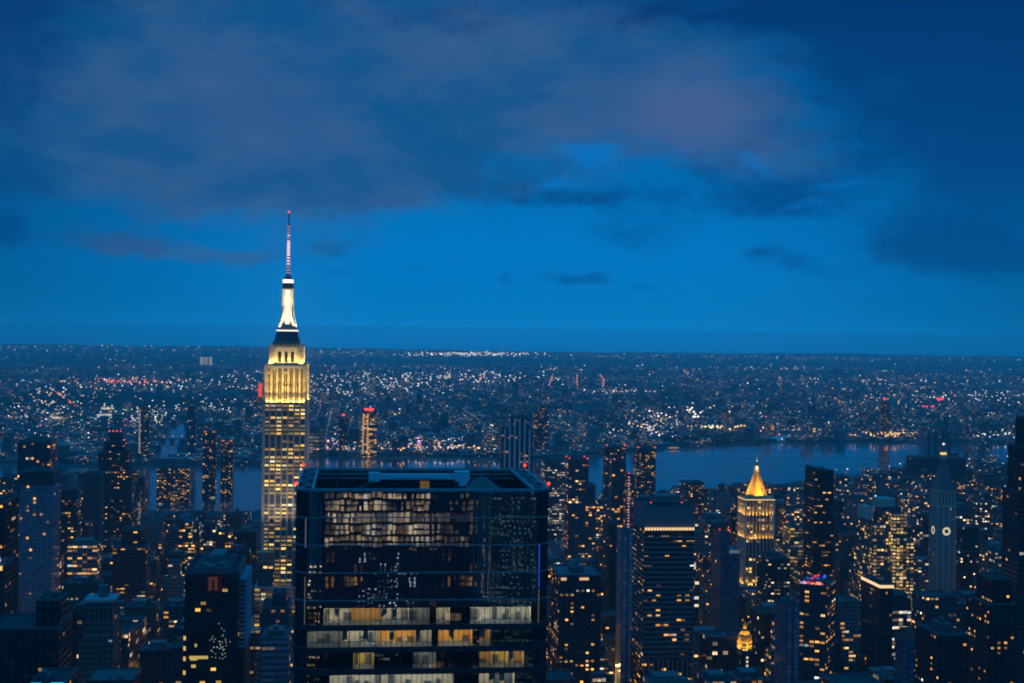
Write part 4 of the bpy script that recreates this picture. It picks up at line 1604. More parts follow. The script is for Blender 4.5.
    # banded tower with the row of lights
    T = tower('banded_tower', 'big dark tower with horizontal window bands and a row of lights under its crown', 632, 695, 500, 1050, 44,
              wallof('banded', (.075, .08, .085), (.04, .42, .84), .12, 1.1, 'amber', (.012, .016, .022), .6), (3.0, 3.6), short='big banded tower',
              tiers=[(651, 1.0, 1.0, 0), (526, .985, .97, 0), (503, .96, .94, 0)])
    hw, hl, h, w0, l0 = T['w'] / 2, T['l'] / 2, T['h'], T['w0'], T['l0']
    zc, zb = zof(664, 525, 1050), zof(664, 651, 1050)
    b = MB()
    b.box(-w0 * .487, w0 * .487, -l0 * .48, l0 * .48, zc, h - .1, 0)
    b.box(-w0 * .2, w0 * .25, -l0 * .2, l0 * .2, h + 1, h + 6.5, 0)
    b.build('crown', plain('crown_panel', (.13, .14, .15), .7, .2), T['root'])
    b = MB()
    for i in range(17):
        x = -w0 * .46 + i * w0 * .92 / 16
        b.cut()
        b.box(x - .75, x + .75, -l0 * .487 - .8, -l0 * .487 - .1, zc - .9, zc + 1.0, 0)
    b.build('crown_lamp', glow('crown_amber', (1.0, .66, .34), 1.15), T['root'])
    nb = int((zc - zb) / 3.6)
    b = MB()
    for i in range(nb):
        z = zb + i * 3.6
        b.cut()
        b.box(-w0 * .487 - .3, w0 * .487 + .3, -l0 * .487 - .5, l0 * .487 + .5, z, z + 1.35, 0, bottom=True)
    b.build('spandrel', plain('spandrel_concrete', (.12, .13, .14), .8, .15), T['root'])
    b = MB()
    for i in range(11):
        x = -w0 / 2 + 1 + i * (w0 - 2) / 10
        b.cut()
        b.box(x - .45, x + .45, -l0 / 2 - .8, -l0 / 2 - .02, 0, zb - 1, 0)
    b.build('pier', plain('pier_concrete', (.15, .17, .19)), T['root'])
    for x in (-.72, .55):
        beacon(T, hw * x, -hl * .8, h + 1.2)
    T = tower('apartment_block', 'dark apartment block with flat pale roof and scattered orange windows', 550, 601, 571, 1150, 50,
              wallof('ap_f', (.05, .06, .07), PUN, .20, 1.2), (4.2, 3.3), penthouse=(.3, .4, 5), roof='roof_pale', short='dark block with scattered orange windows')
    b = MB()
    for (x0, x1) in ((-.46, -.33), (-.02, .2)):
        b.cut()
        b.box(T['w'] * x0, T['w'] * x1, -T['l'] / 2 - .3, -T['l'] / 2 - .05, T['h'] - 3.2, T['h'] - 1.0, 0)
    b.build('terrace_light', glow('terrace', (1.0, .60, .30), .8), T['root'])
    tower('narrow_tower', 'slim pale blue glass blade tower with no lit windows', 617, 634, 531, 1330, 26,
          wallof('blade', (.17, .22, .27), (.3, .05, .95), .01, .6, 'pale', (.13, .18, .23)), (5, 3.6), clear=625, short='slim pale blue blade', roof='roof_pale')
    tower('office_tower', 'dark slim tower joined in view to the slim pale blade', 605, 617, 522, 1500, 26,
          wallof('dark_slim', (.03, .035, .04), PUN, .04, .8), (3.4, 3.6), clear=620)
    T = tower('apartment_tower', 'amber edged brick apartment tower beyond the big banded tower', 680, 704, 482, 2300, 34,
              wallof('ap_g', brick, PUN, .26, 1.0), (4.4, 3.3), clear=520)
    b = MB()
    b.box(-T['w'] * .5, -T['w'] * .28, -T['l'] / 2 - .3, -T['l'] / 2 - .04, T['h'] - 26, T['h'] - 3, 0)
    b.build('lit_shaft', facade('lit_shaft', (.3, .12, .05), (.1, .2, .85), .85, .8), T['root'])
    T = tower('slab_tower', 'unlit blue slab tower with pink-lit terrace on its lower shoulder', 712, 740, 531, 1350, 34,
              wallof('blue_slab', (.11, .15, .20), (.12, .2, .8), .004, .9, 'amber', (.05, .075, .11)), (3.4, 3.6), clear=640, short='unlit blue slab tower',
              tiers=[(552, 1.0, 1.0, 0), (531, .42, .9, -.29)])
    b = MB()
    w0, l0 = T['w0'], T['l0']
    z = zof(726, 552, 1350)
    b.box(-w0 * .07, w0 * .49, -l0 * .49, l0 * .2, z + .2, z + 5.5, 0)
    b.box(-w0 * .05, w0 * .48, -l0 * .498, -l0 * .491, z + 1.2, z + 4.6, 1)
    b.build('terrace', [M['steel'], facade('terrace_glow', (.35, .15, .10), (.08, .1, .9), .8, .75, 'pale')], T['root'])
    beacon(T, T['ox'] - 3, -8, T['h'] + 1)
    beacon(T, T['ox'] + 5, -8, T['h'] + 1)
    T = tower('low_office', 'low cream office with long lit windows and pale sloping roof', 776, 806, 532, 1800, 60,
              wallof('cream', (.40, .32, .22), (.03, .3, .85), .55, .55, 'gold', (.08, .06, .04), .3), (5, 4.2), clear=560, roof='roof_pale', tiers=[(546, 1, 1, 0), (526, .8, .55, .1)])
    T = tower('office_tower', 'tall dark tower with slanted top and a few long lit floors', 805, 834, 470, 1600, 34,
              wallof('dark_right', (.028, .026, .026), RIB, .11, 1.0, 'amber', (.012, .012, .016), 1.3), (3.4, 3.7), clear=560, short='tall dark slant-topped tower')
    b = MB()
    hw, hl, h = T['w'] / 2, T['l'] / 2, T['h']
    P = [(-hw, -hl), (hw, -hl), (hw, hl), (-hw, hl)]
    zz = [h + 4.6, h + 1.3, h + 1.3, h + 4.6]
    for i in range(4):
        j = (i + 1) % 4
        b.quad([(*P[i], h + .5), (*P[j], h + .5), (*P[j], zz[j]), (*P[i], zz[i])], 0)
    b.quad([(*P[i], zz[i]) for i in range(4)], 0)
    b.build('crown', plain('dark_crown', (.03, .03, .032), .5), T['root'])
    tower('office_block', 'dark office block with three rows of white windows under the gilded pyramid tower', 757, 790, 556, 1480, 40,
          wallof('dark_rows', (.035, .04, .045), (.12, .3, .75), .16, .8, 'pale', (.02, .025, .03), 1.3), (3.4, 3.8), clear=612, penthouse=(.4, .4, 5))
    # neon roof
    T = tower('hotel_tower', 'grey tower with red and blue neon roof terrace and orange windows', 797, 838, 582, 1100, 36,
              wallof('hotel', (.12, .13, .14), PUN, .20, 1.15), (3.9, 3.4), short='tower with the neon roof', parapet=.8, yaw=-.42)
    hw, hl, h = T['w'] / 2, T['l'] / 2, T['h']
    rnd = random.Random(4)
    b = MB()
    b.box(-hw * .9, hw * .55, -hl * .6, hl * .55, h, h + 3.2, 0)
    for i in range(4):
        x = -hw * .75 + i * hw * .42
        b.box(x, x + .4, -hl * .9, -hl * .86, h + .01, h + 3.5, 0)
    b.build('roof_bar', M['steel'], T['root'])
    b = MB()
    for i in range(26):
        t = i / 25
        b.cut()
        b.box(-hw * .95 + 1.62 * hw * t, -hw * .95 + 1.62 * hw * t + .9, -hl * .95 - .1, -hl * .95 + .5, h + .9, h + 2.2 + rnd.uniform(-.5, .9), (rnd.choice((0, 0, 0, 2, 3)) if t > .28 else rnd.choice((2, 1, 3))))
    for i in range(18):
        x, y = rnd.uniform(-hw * .5, hw * .5), rnd.uniform(-hl * .5, hl * .5)
        b.cut()
        b.box(x - 1.2, x + .7, y - .4, y + .4, h + 3.3, h + 3.3 + rnd.uniform(.5, 1.8), rnd.choice((0, 1, 1, 3, 4, 4)))
    b.build('neon_light', [glow('neon_red', (1.0, .06, .04), 1.0), M['blue_l'], M['pink_l'], M['amber_l'], M['steel']], T['root'])
    tower('slab_tower', 'plain blue slab tower in front of the neon-roofed hotel', 775, 800, 604, 1000, 26,
          wallof('plain_blue', (.12, .17, .23), (.2, .1, .9), .0, .8, 'amber', (.09, .13, .18)), (4, 3.6), short='plain blue slab', roof='roof', penthouse=(.8, .4, 4))
    # small gilded cupola
    d = 1120
    T = tower('cupola_tower', 'slim dark tower topped by a small gilded cupola with a column of lamps', 736, 753, 650, d, 16,
              wallof('cupola_wall', (.09, .08, .07), PUN, .05, .9), (3.2, 3.6), short='small gilded cupola')
    h = T['h']
    b = MB()
    b.cone((0, 0), 5.4, 5.2, h, h + 2.0, 8, 0)
    b.cone((0, 0), 4.6, 4.4, h + 2.0, h + 10.0, 8, 0)
    for a in range(0, 360, 45):
        b.beam((5.0 * math.cos(R(a)), 5.0 * math.sin(R(a)), h + 2), (5.0 * math.cos(R(a)), 5.0 * math.sin(R(a)), h + 10), .8, 0)
    b.cone((0, 0), 5.8, 5.6, h + 10, h + 11.5, 8, 0)
    b.cone((0, 0), 4.8, 2.8, h + 11.5, h + 15.5, 8, 0)
    b.cone((0, 0), 1.6, 1.3, h + 15.5, h + 19, 8, 0)
    b.cone((0, 0), 1.8, .1, h + 19, h + 23, 8, 0)
    b.build('cupola', M['gold'], T['root'])
    b = MB()
    for z in (h + 3.0, h + 6.4):
        b.cut()
        b.cone((0, 0), 6.1, 6.1, z, z + .8, 8, 0, False)
    b.cut()
    b.octa((0, 0, h + 17.3), 1.75, 1.6, None, 0)
    b.build('cupola_light', glow('cupola_gold', (1.0, .60, .10), .9), T['root'])
    uplights(T['root'], 4.5, 4.5, h + .5, 2600, (1.0, .60, .12), 3.0, 20)
    uplights(T['root'], 4.0, 4.0, h + 11.7, 900, (1.0, .60, .12), 1.8, 20)
    b = MB()
    for i in range(9):
        b.cut()
        b.box(-.8, .8, -T['l'] / 2 - .3, -T['l'] / 2 - .04, h - 5 - i * 3.2, h - 3.4 - i * 3.2, 0)
    b.build('column_lamp', glow('pale_column', (1.0, .84, .64), .8), T['root'])
    # stepped lit office
    T = tower('stepped_office', 'stepped pale office building with most windows lit, near the clock tower', 850, 916, 500, 1500, 60,
              wallof('stepped_lit', (.24, .26, .27), (.16, .2, .80), .22, .85, 'gold', (.04, .05, .06), .8), (3.3, 3.6), clear=600, short='stepped lit office',
              tiers=[(570, 1, 1, 0), (545, .85, .9, .0), (522, .72, .8, -.02), (506, .42, .6, .06)])
    b = MB()
    b.box(T['ox'] - T['w'] * .55, T['ox'] + T['w'] * .25, -T['l'] * .4, T['l'] * .3, T['h'], T['h'] + 9, 0)
    b.box(T['ox'] - T['w'] * 1.3, T['ox'] - T['w'] * .9, -T['l'] * .4, T['l'] * .3, T['h'] - 12, T['h'] + 1, 0)
    b.build('penthouse', M['stone'], T['root'])
    w0, l0 = T['w0'], T['l0']
    bay = facade('bay_windows', (.26, .27, .26), (.12, .22, .80), .80, .85, 'gold', (.04, .05, .06), .35)
    for (fx0, fx1, zt_, pr) in ((-.02, .30, T['h'] - 4, 21), (.06, .46, T['h'] - 34, 8), (-.44, -.2, T['h'] - 40, 8)):
        b = MB()
        b.box(w0 * fx0, w0 * fx1, -l0 / 2 - .6 + pr * (0 if pr < 10 else 0), -l0 * .30, 0, zt_, 0, (4.4, 3.6), topm=1)
        b.build('window_bay', [bay, M['roof']], T['root'])
    T = tower('office_block', 'black block with a bright amber light line round its roof edge', 861, 893, 582, 1200, 44,
              wallof('led_black', (.018, .02, .022), PUN, .03, .8), (3.6, 3.6), short='block with the bright roof line')
    b = MB()
    hw, hl, h = T['w'] / 2, T['l'] / 2, T['h']
    b.box(-hw - .35, hw + .35, -hl - .35, -hl - .05, h - 1.2, h + 1.2, 0)
    b.box(-hw - .35, -hw - .05, -hl - .05, hl, h - 1.2, h + 1.2, 0)
    b.build('roof_line_light', glow('led_amber', (1.0, .62, .30), 1.25), T['root'])
    # power station by the river
    T = tower('power_station', 'dark power station with four tall chimneys at the river edge', 906, 966, 457, 3180, 70,
              wallof('station', (.05, .05, .055), (.3, .3, .6), .01, .8), (9, 8), clear=474, short='riverside power station', cat='power station')
    for i in range(4):
        b = MB()
        x = T['w'] * (-.12 + .145 * i)
        b.cone((x, 10), 4.2, 3.2, T['h'], T['h'] + zof(930, 431, 3180) - zof(930, 457, 3180), 12, 0)
        b.build('chimney', M['steel'], T['root'])
    # far towers
    T = tower('distant_tower', 'tall lit tower with red top on the far river bank', 879, 890, 402, 4850, 30,
              wallof('far_a', (.12, .11, .11), PUN, .25, 1.0), (4.5, 3.4), clear=440, short='far-bank tower with red top')
    beacon(T, 0, 0, T['h'], 5)
    tower('distant_block', 'reddish lit apartment block far across the river', 721, 730, 412, 5600, 50, wallof('far_b', brick, PUN, .32, 1.0), (5, 3.4), clear=425)
    T = tower('distant_block', 'low waterfront building with amber lamps along its quay', 866, 916, 437, 4780, 30, wallof('far_c', (.2, .14, .1), (.2, .2, .8), .5, .9), (8, 5), clear=446)
    for (x0, x1, k) in ((200.0, 204.4, 'leftmost'), (205.2, 207.8, 'middle'), (209.0, 212.4, 'rightmost')):
        tower('distant_block', 'pale floodlit tower block near the horizon, %s of three' % k, x0, x1, 357.0, 14000, 18, M['horizon_pale'], (20, 20), clear=364, parapet=.5)
    # red screen tower left of the spire
    T = tower('distant_block', 'far building carrying a tall red glowing sign beside the limestone spire', 254, 264, 391, 5600, 20, wallof('far_d', grey, PUN, .3, 1.0), (5, 4), clear=404)
    b = MB()
    b.box(-T['w'] * .05, T['w'] * .34, -T['l'] / 2 - .8, -T['l'] / 2 - .1, T['h'] - 22, T['h'] + 30, 0)
    b.box(-T['w'] * .36, -T['w'] * .08, -T['l'] / 2 - .9, -T['l'] / 2 - .2, T['h'] + 2, T['h'] + 7, 0)
    b.build('red_sign', glow('red_sign_glow', (1.0, .09, .02), 1.0), T['root'])
    # right edge
    T = tower('office_tower', 'black tower at the frame edge with sparse amber windows and red top light', 1003, 1062, 418, 1120, 30,
              wallof('right_black', (.014, .014, .016), PUN, .035, 1.2), (4, 3.8), short='black tower at the frame edge', tiers=[(490, 1, 1, 0), (446, .9, .9, .05), (418, .74, .8, .13)])
    beacon(T, T['ox'] - T['w'] * .28, -8, T['h'], 1.3)
    tower('apartment_tower', 'black apartment tower scattered with warm orange windows below the frame-edge tower', 966, 1016, 577, 950, 36,
          wallof('right_ap', (.016, .016, .018), PUN, .12, 1.2), (4.2, 3.3), tiers=[(600, 1, 1, 0), (577, .7, .7, .1)])
    tower('blank_slab', 'dim plain blue slab among dark blocks near the frame bottom', 895, 915, 638, 800, 20,
          wallof('dim_blue', (.06, .09, .13), (.2, .1, .9), .0, .8, 'amber', (.05, .07, .11)), (4, 3.6), short='dim plain blue slab')
    tower('apartment_tower', 'black block with a scatter of yellow windows beside the dim blue slab', 915, 968, 630, 860, 36,
          wallof('right_ap2', (.018, .018, .02), PUN, .10, 1.1), (4.4, 3.3), penthouse=(.4, .4, 5))


M['horizon_pale'] = glow('pale_wall_glow', (.95, .88, .72), .35)  # wall colour glows by itself in place of floodlighting
named_towers()


# ------------------------------------------------------------------ towers on the viewer's side of the glass (they mirror in it)
def mirrored_towers():
    p = Vector((0, 0, 0)) - ED * 6
    lit = facade('deck_tower_floors', (.012, .013, .018), (.015, .26, .92), .93, 1.1, 'deck', (.02, .02, .03), .2)
    dk = facade('deck_tower_dark', (.012, .013, .018), (.06, .2, .9), .05, .9, 'amber', (.01, .012, .02), .9)
    rt = empty('deck_tower', (p.x, p.y, 0), YAW)
    tag(rt, 'tower with lit double-height floors mirrored in the broad glass tower', 'skyscraper')
    b = MB()
    for (z0, z1, x0, x1, m) in ((0, 120, -20, 82, 1), (120, 192, -20, 6, 1), (120, 192, 6, 44, 3), (120, 192, 44, 82, 1), (192, 195, -20, 82, 1), (195, 232, -20, -15.5, 1), (195, 232, -15.5, 52, 0), (195, 232, 52, 82, 2), (232, 322, -20, 82, 1)):
        b.box(x0, x1, -46, 0, z0, z1, m, (1.9, 2.6) if m == 3 else (3.3, 7.7), topm=1)
    b.build('wall', [lit, dk, facade('deck_tower_dim', (.012, .013, .018), (.03, .26, .92), .5, .4, 'deck', (.03, .03, .05), .6), facade('deck_tower_specks', (.014, .02, .03), (.12, .2, .8), .13, 1.6, 'cold', (.02, .035, .045), .8)], rt)
    b = MB()
    b.box(-14, 20, -40, -1.5, 322, 333.2, 0)
    b.build('deck', M['steel'], rt)
    q = Vector((0, 0, 0)) - ED * 260 + EW * 150
    r2 = empty('teal_tower', (q.x, q.y, 0), YAW)
    tag(r2, 'teal speckled tower mirrored in the upper corner of the broad glass tower', 'skyscraper')
    b = MB()
    b.box(-32, 60, -40, 0, 0, 205, 0, (2.6, 3.0), topm=1)
    b.build('wall', [facade('teal_specks', (.02, .05, .055), (.04, .1, .9), .40, .26, 'teal', (.03, .06, .065), .9), M['black']], r2)
    rnd = random.Random(21)
    i = 0
    for (a, dist, w, h, fr) in ((-150, 420, 60, 150, .2), (-40, 380, 50, 120, .25), (60, 520, 70, 140, .2), (180, 620, 60, 110, .25), (-260, 600, 80, 130, .2), (20, 760, 90, 90, .3), (130, 330, 40, 95, .2), (-10, 240, 26, 105, .35), (28, 300, 30, 135, .3), (-70, 250, 30, 118, .3), (75, 260, 22, 128, .3), (-110, 300, 40, 90, .4)):
        q = -ED * dist + EW * a
        r3 = empty('riverside_block', (q.x, q.y, 0), YAW)
        tag(r3, 'lit block behind the viewer, seen only as specks mirrored in the dark glass tower', 'building', 'blocks mirrored in the glass')
        b = MB()
        b.box(-w / 2, w / 2, -30, 0, 0, h, 0, (4, 4), topm=1)
        b.build('wall', [facade('mirror_block', (.03, .03, .035), (.2, .25, .8), fr, 3.2, 'pale'), M['black']], r3)


HUES['deck'] = [(0.0, (1.0, .62, .28)), (.4, (1.0, .70, .38)), (.75, (1.0, .78, .5)), (1.0, (.8, .88, 1.0))]
HUES['cold'] = [(0.0, (.7, .85, 1.0)), (.5, (.75, .9, .95)), (.85, (.6, .95, .85)), (1.0, (1.0, .7, .35))]
HUES['teal'] = [(0.0, (.3, .75, .70)), (.5, (.5, .9, .8)), (.9, (.8, .95, .85)), (1.0, (1.0, .8, .5))]
mirrored_towers()


# ------------------------------------------------------------------ ordinary buildings
PAL = [('brown brick', (.15, .08, .055), 'punched'), ('tan brick', (.27, .20, .14), 'punched'), ('grey brick', (.20, .20, .20), 'punched'),
       ('pale stone', (.62, .62, .58), 'punched'), ('dark brick', (.07, .055, .05), 'punched'), ('grey concrete', (.19, .20, .21), 'ribbon'),
       ('blue glass', (.07, .10, .14), 'curtain'), ('black glass', (.02, .022, .028), 'curtain'), ('pale banded', (.50, .53, .55), 'ribbon')]


def skyline(px):
    """highest picture row an ordinary building may reach"""
    pts = [(-80, 470), (0, 470), (60, 472), (100, 470), (138, 468), (141, 511), (250, 513), (262, 520), (300, 500), (550, 492), (600, 486), (640, 492), (690, 484), (740, 484),
           (800, 483), (860, 474), (905, 468), (966, 467), (1010, 464), (1100, 462)]
    for (a, ya), (b, yb) in zip(pts, pts[1:]):
        if a <= px <= b:
            return ya + (yb - ya) * (px - a) / (b - a)
    return 500


def fill_specs():
    rnd = random.Random(77)
    out = []
    for i in range(-24, 28):
        for j in range(2, 14):
            o = grid(i, j)
            mid = o + EW * PITCH_S / 2 + ED * PITCH_A / 2
            if mid.y < 500 or abs(mid.x) > .40 * mid.y + 90:
                continue
            far = mid.y > 2300
            for row in range(2):
                y = 15.5
                while y < PITCH_A - 22:
                    ln = rnd.uniform(16, 40) if not far else rnd.uniform(14, 34)
                    ln = min(ln, PITCH_A - 15.5 - y)
                    wd = rnd.uniform(25, 30.5)
                    cx = 9.5 + wd / 2 if row == 0 else PITCH_S - 9.5 - wd / 2
                    c = o + EW * cx + ED * (y + ln / 2)
                    y += ln + .4
                    if ln < 10 or c.y < 560 or rnd.random() < .06:
                        continue
                    px, _ = pix(c.x, c.y, 50)
                    if px < -70 or px > 1095:
                        continue
                    if inside(c.x, c.y, RIVER) or inside(c.x, c.y + 45, RIVER) or c.y > ground(px, 470 if px > 860 else 495).y:
                        continue
                    if any((c.x - a) ** 2 + (c.y - b) ** 2 < (r + ln * .55) ** 2 for a, b, r in FOOT):
                        continue
                    if c.y < 1300:
                        hh = rnd.choice((rnd.uniform(35, 75), rnd.uniform(55, 110), rnd.uniform(90, 150)))
                    elif c.y < 2200:
                        hh = rnd.choice((rnd.uniform(25, 55), rnd.uniform(45, 90), rnd.uniform(30, 60), rnd.uniform(80, 135)))
                    else:
                        hh = rnd.choice((rnd.uniform(15, 30), rnd.uniform(18, 40), rnd.uniform(40, 75)))
                        if px < 138 and c.y > 2350:
                            hh = rnd.uniform(45, 105)
                    # respect the open skyline and the named towers behind
                    half = (wd + ln * .3) / 2 / c.y * F
                    lim = skyline(px) + rnd.uniform(0, 22)
                    zmax = zof(px, lim, c.y - ln / 2)
                    for (x0, x1, yt, yb, d) in RECTS:
                        if d > c.y and px + half > x0 and px - half < x1:
                            zmax = min(zmax, zof(px, yb + rnd.uniform(-4, 6), c.y - ln / 2))
                    if zmax < 9:
                        continue
                    hh = min(hh, zmax)
                    out.append(dict(c=c, w=wd, l=ln, h=hh, px=px, half=half, d=c.y, pal=rnd.randrange(len(PAL)), fr=rnd.choice((.03, .06, .10, .15, .22)) * FILL_LIT,
                                    sb=rnd.random(), ph=rnd.random(), tk=rnd.random(), k=rnd.random()))
    # how many pixels of each the frame shows, near ones first
    img = np.zeros((683, 1024), bool)
    items = [(s['d'], s['px'] - s['half'], s['px'] + s['half'], pix(s['c'].x, s['d'], s['h'])[1], pix(s['c'].x, s['d'], 0)[1], s) for s in out]
    items += [(d, x0, x1, yt, 683, None) for (x0, x1, yt, yb, d) in RECTS]
    items.sort(key=lambda t: t[0])
    for (d, x0, x1, yt, yb, s) in items:
        xa, xb, ya, yb = max(0, int(round(x0))), min(1024, int(round(x1))), max(0, int(round(yt))), min(683, int(round(yb)))
        if xa >= xb or ya >= yb:
            if s:
                s['vis'] = 0
            continue
        sub = img[ya:yb, xa:xb]
        if s:
            s['vis'] = int((~sub).sum())
            yy, xx = np.nonzero(~sub)
            s['vp'] = (xa + float(xx.mean()), ya + float(yy.mean())) if len(xx) else (0, 0)
        sub[:] = True
    return out


def fill_shape(b, rf, s, ox=0.0, oy=0.0, rot=None):
    """walls into b, roof into rf (local axes, or placed for the one far mesh)"""
    w, l, h = s['w'], s['l'], s['h']
    col = (*[c * (.8 + .4 * s['k']) for c in PAL[s['pal']][1]], s['fr'])
    cell = (3.3 + s['k'] * 1.6, 3.4 + s['k'] * .5)
    tiers = [(h, 1, 1)]
    if h > 45 and s['sb'] > .45:
        tiers = [(h * (.62 + .2 * s['k']), 1, 1), (h, .62 + .2 * s['k'], .7)]
        if s['sb'] > .8:
            tiers = [(h * .55, 1, 1), (h * .8, .78, .8), (h, .5, .6)]
    z0 = 0.0
    for q, (z1, sw, sl) in enumerate(tiers):
        hw, hl = w * sw / 2, l * sl / 2
        if rot is None:
            T = lambda x, y: (x, y)
        else:
            T = lambda x, y: (s['c'].x + EW.x * x + ED.x * y, s['c'].y + EW.y * x + ED.y * y)
        poly = [T(-hw, -hl), T(hw, -hl), T(hw, hl), T(-hw, hl)]
        b.prism(poly, z0, z1 + 1.0, 0, cell, top=False, col=col, uo=11 * q)
        t = .5
        inn = [T(-hw + t, -hl + t), T(hw - t, -hl + t), T(hw - t, hl - t), T(-hw + t, hl - t)]
        if rot is None:
            rf.cut()
        rf.quad([(*p, z1) for p in inn], 0, None, (.1, .1, .1, 1))
        if rot is None:
            for i in range(4):
                j = (i + 1) % 4
                rf.quad([(*inn[j], z1), (*inn[i], z1), (*inn[i], z1 + 1.0), (*inn[j], z1 + 1.0)], 1)
                rf.quad([(*poly[i], z1 + 1.0), (*poly[j], z1 + 1.0), (*inn[j], z1 + 1.0), (*inn[i], z1 + 1.0)], 1)
        if rot is None and PAL[s['pal']][2] == 'punched':
            e = .45
            rf.cut()
            for (xa, xb, ya, yb) in ((-hw - e, hw + e, -hl - e, -hl - .02), (-hw - e, hw + e, hl + .02, hl + e), (-hw - e, -hw - .02, -hl - .02, hl + .02), (hw + .02, hw + e, -hl - .02, hl + .02)):
                rf.box(xa, xb, ya, yb, z1 + .1, z1 + 1.06, 1, bottom=True)
        z0 = z1
    return tiers[-1]


def words(s):
    pal = PAL[s['pal']]
    h, w = s['h'], s['w']
    shape = 'low' if h < 32 else 'mid-height' if h < 62 else 'tall' if h < 105 else 'very tall'
    tier = ''
    if h > 45 and s['sb'] > .8:
        tier = ' twice stepped'
    elif h > 45 and s['sb'] > .45:
        tier = ' stepped'
    f = s['fr'] / FILL_LIT
    lit = 'almost unlit' if f < .04 else 'few windows lit' if f < .08 else 'some windows lit' if f < .12 else 'many windows lit' if f < .18 else 'most thickly lit windows'
    top = ''
    if s['tank']:
        top = ' and roof tank'
    elif s['pent']:
        top = ' and roof hut'
    return '%s%s %s building, %s%s' % (shape, tier, pal[0], lit, top)


FILL_LIT = 1.1
MAX_THINGS = 235


def fill():
    specs = fill_specs()
    vis = sorted([s for s in specs if s['vis'] >= 6], key=lambda s: -s['vis'])
    near, rest = vis[:MAX_THINGS], vis[MAX_THINGS:]
    rest += [s for s in specs if s['vis'] < 6]
    labels = {}
    for s in near:
        s['tank'] = s['tk'] > .55 and PAL[s['pal']][2] == 'punched' and s['d'] < 2400
        s['pent'] = s['ph'] > .35
        base = words(s)
        vx, vy = s['vp']
        best = sorted(MARK, key=lambda m: math.hypot((m[0] - vx), (m[1] - vy) * .7))
        cand = []
        for m in best[:5]:
            dx, dy = vx - m[0], vy - m[1]
            rel = ('left of' if dx < 0 else 'right of') if abs(dx) > abs(dy) * .8 else ('below' if dy > 0 else 'above')
            if abs(dx) < 14 and dy > 0:
                rel = 'below'
            cand.append('%s, %s %s' % (base, rel, m[2]))
        cand = [c for c in cand if len(c.split()) <= 16] or [c.split(' and roof')[0] + ',' + c.split(',')[-1] for c in cand]
        cand = [c for c in cand if len(c.split()) <= 16] or ['%s building, %s' % (PAL[s['pal']][0], cand[0].split(', ')[-1])]
        lab = next((c for c in cand if c not in labels), cand[0])
        labels.setdefault(lab, []).append(s)
        s['label'] = lab
    for s in near:
        pal = PAL[s['pal']]
        nm = {'punched': 'apartment_building', 'ribbon': 'office_building', 'curtain': 'glass_building'}[pal[2]]
        root = empty(nm, (s['c'].x, s['c'].y, 0.14), YAW)
        tag(root, s['label'], 'building', 'ordinary city buildings')
        b, rf = MB(), MB()
        (z1, sw, sl) = fill_shape(b, rf, s)
        b.build('wall', M[pal[2]], root)
        rf.build('roof', [M['roof_pale'] if s['k'] > .72 else M['roof'], M['steel']], root)
        hw, hl = s['w'] * sw / 2, s['l'] * sl / 2
        if s['pent']:
            p = MB()
            a = .3 + .5 * s['ph']
            p.box(-hw * a, hw * a * .7, -hl * .5, hl * a, z1, z1 + 3 + 3 * s['k'], 0)
            if s['k'] > .4:
                p.box(hw * .72 * a, hw * .9, -hl * .2, hl * .4, z1, z1 + 2.2, 0)
            p.build('penthouse', M['stone_grey'] if s['k'] > .5 else M['steel'], root)
        if s['k'] > .25 and s['vis'] > 90:
            rr = random.Random(int(s['k'] * 9999))
            p = MB()
            for _ in range(rr.randint(2, 4)):
                ux, uy = rr.uniform(-.8, .6) * hw, rr.uniform(-.85, -.55) * hl
                p.cut()
                p.box(ux, ux + rr.uniform(1.2, 3.4), uy, uy + rr.uniform(1.2, 2.6), z1, z1 + rr.uniform(1, 2.2), 0)
            p.build('roof_unit', M['stone_grey'] if rr.random() < .6 else M['steel_blue'], root)
        if s['tank']:
            tank(root, hw * .45, -hl * .55, z1, 2.0, 3.6)
    # the many others: one mass
    b = MB()
    rf = MB()
    for s in rest:
        fill_shape(b, rf, s, rot=True)
    n0 = len(b.v)
    b.v += rf.v
    b.f += [tuple(i + n0 for i in f) for f in rf.f]
    b.mi += [1] * len(rf.f)
    b.uv += rf.uv
    b.col += rf.col
    tag(b.build('rooftops', [M['punched'], M['roof']]), kind='stuff')
    return specs


SPECS = fill()


# ------------------------------------------------------------------ beyond the river
def dark_zone(px, py):
    """cemeteries, parks and marsh without lamps"""
    if 384 + px * .02 < py < 412 and 392 < py and px < 262:
        return .96 if py > 395 + 2 * math.sin(px * .05) else .4
    if py < 366 and py > 352 and px < 275:
        return .93
    if 272 <= px < 560 and 358 < py < 366:
        return .93
    if 560 <= px and 359 + (px - 560) * .006 < py < 367 + (px - 560) * .006:
        return .88
    if 475 < px < 565 and 407 < py < 414:
        return .8
    if 660 < px < 760 and 437 < py < 446:
        return .8
    if 560 < px < 650 and 425 < py < 436:
        return .5
    return 0


def quarter(px, py):
    """how busy a quarter of the plain is"""
    return math.sin(px * .043 + py * .21) * math.sin(px * .017 - py * .33 + 1.3) + .7 * math.sin(px * .11 + 2) * math.sin(py * .7) + .3 * math.sin(px * .31) * math.sin(py * 1.3 + 1)


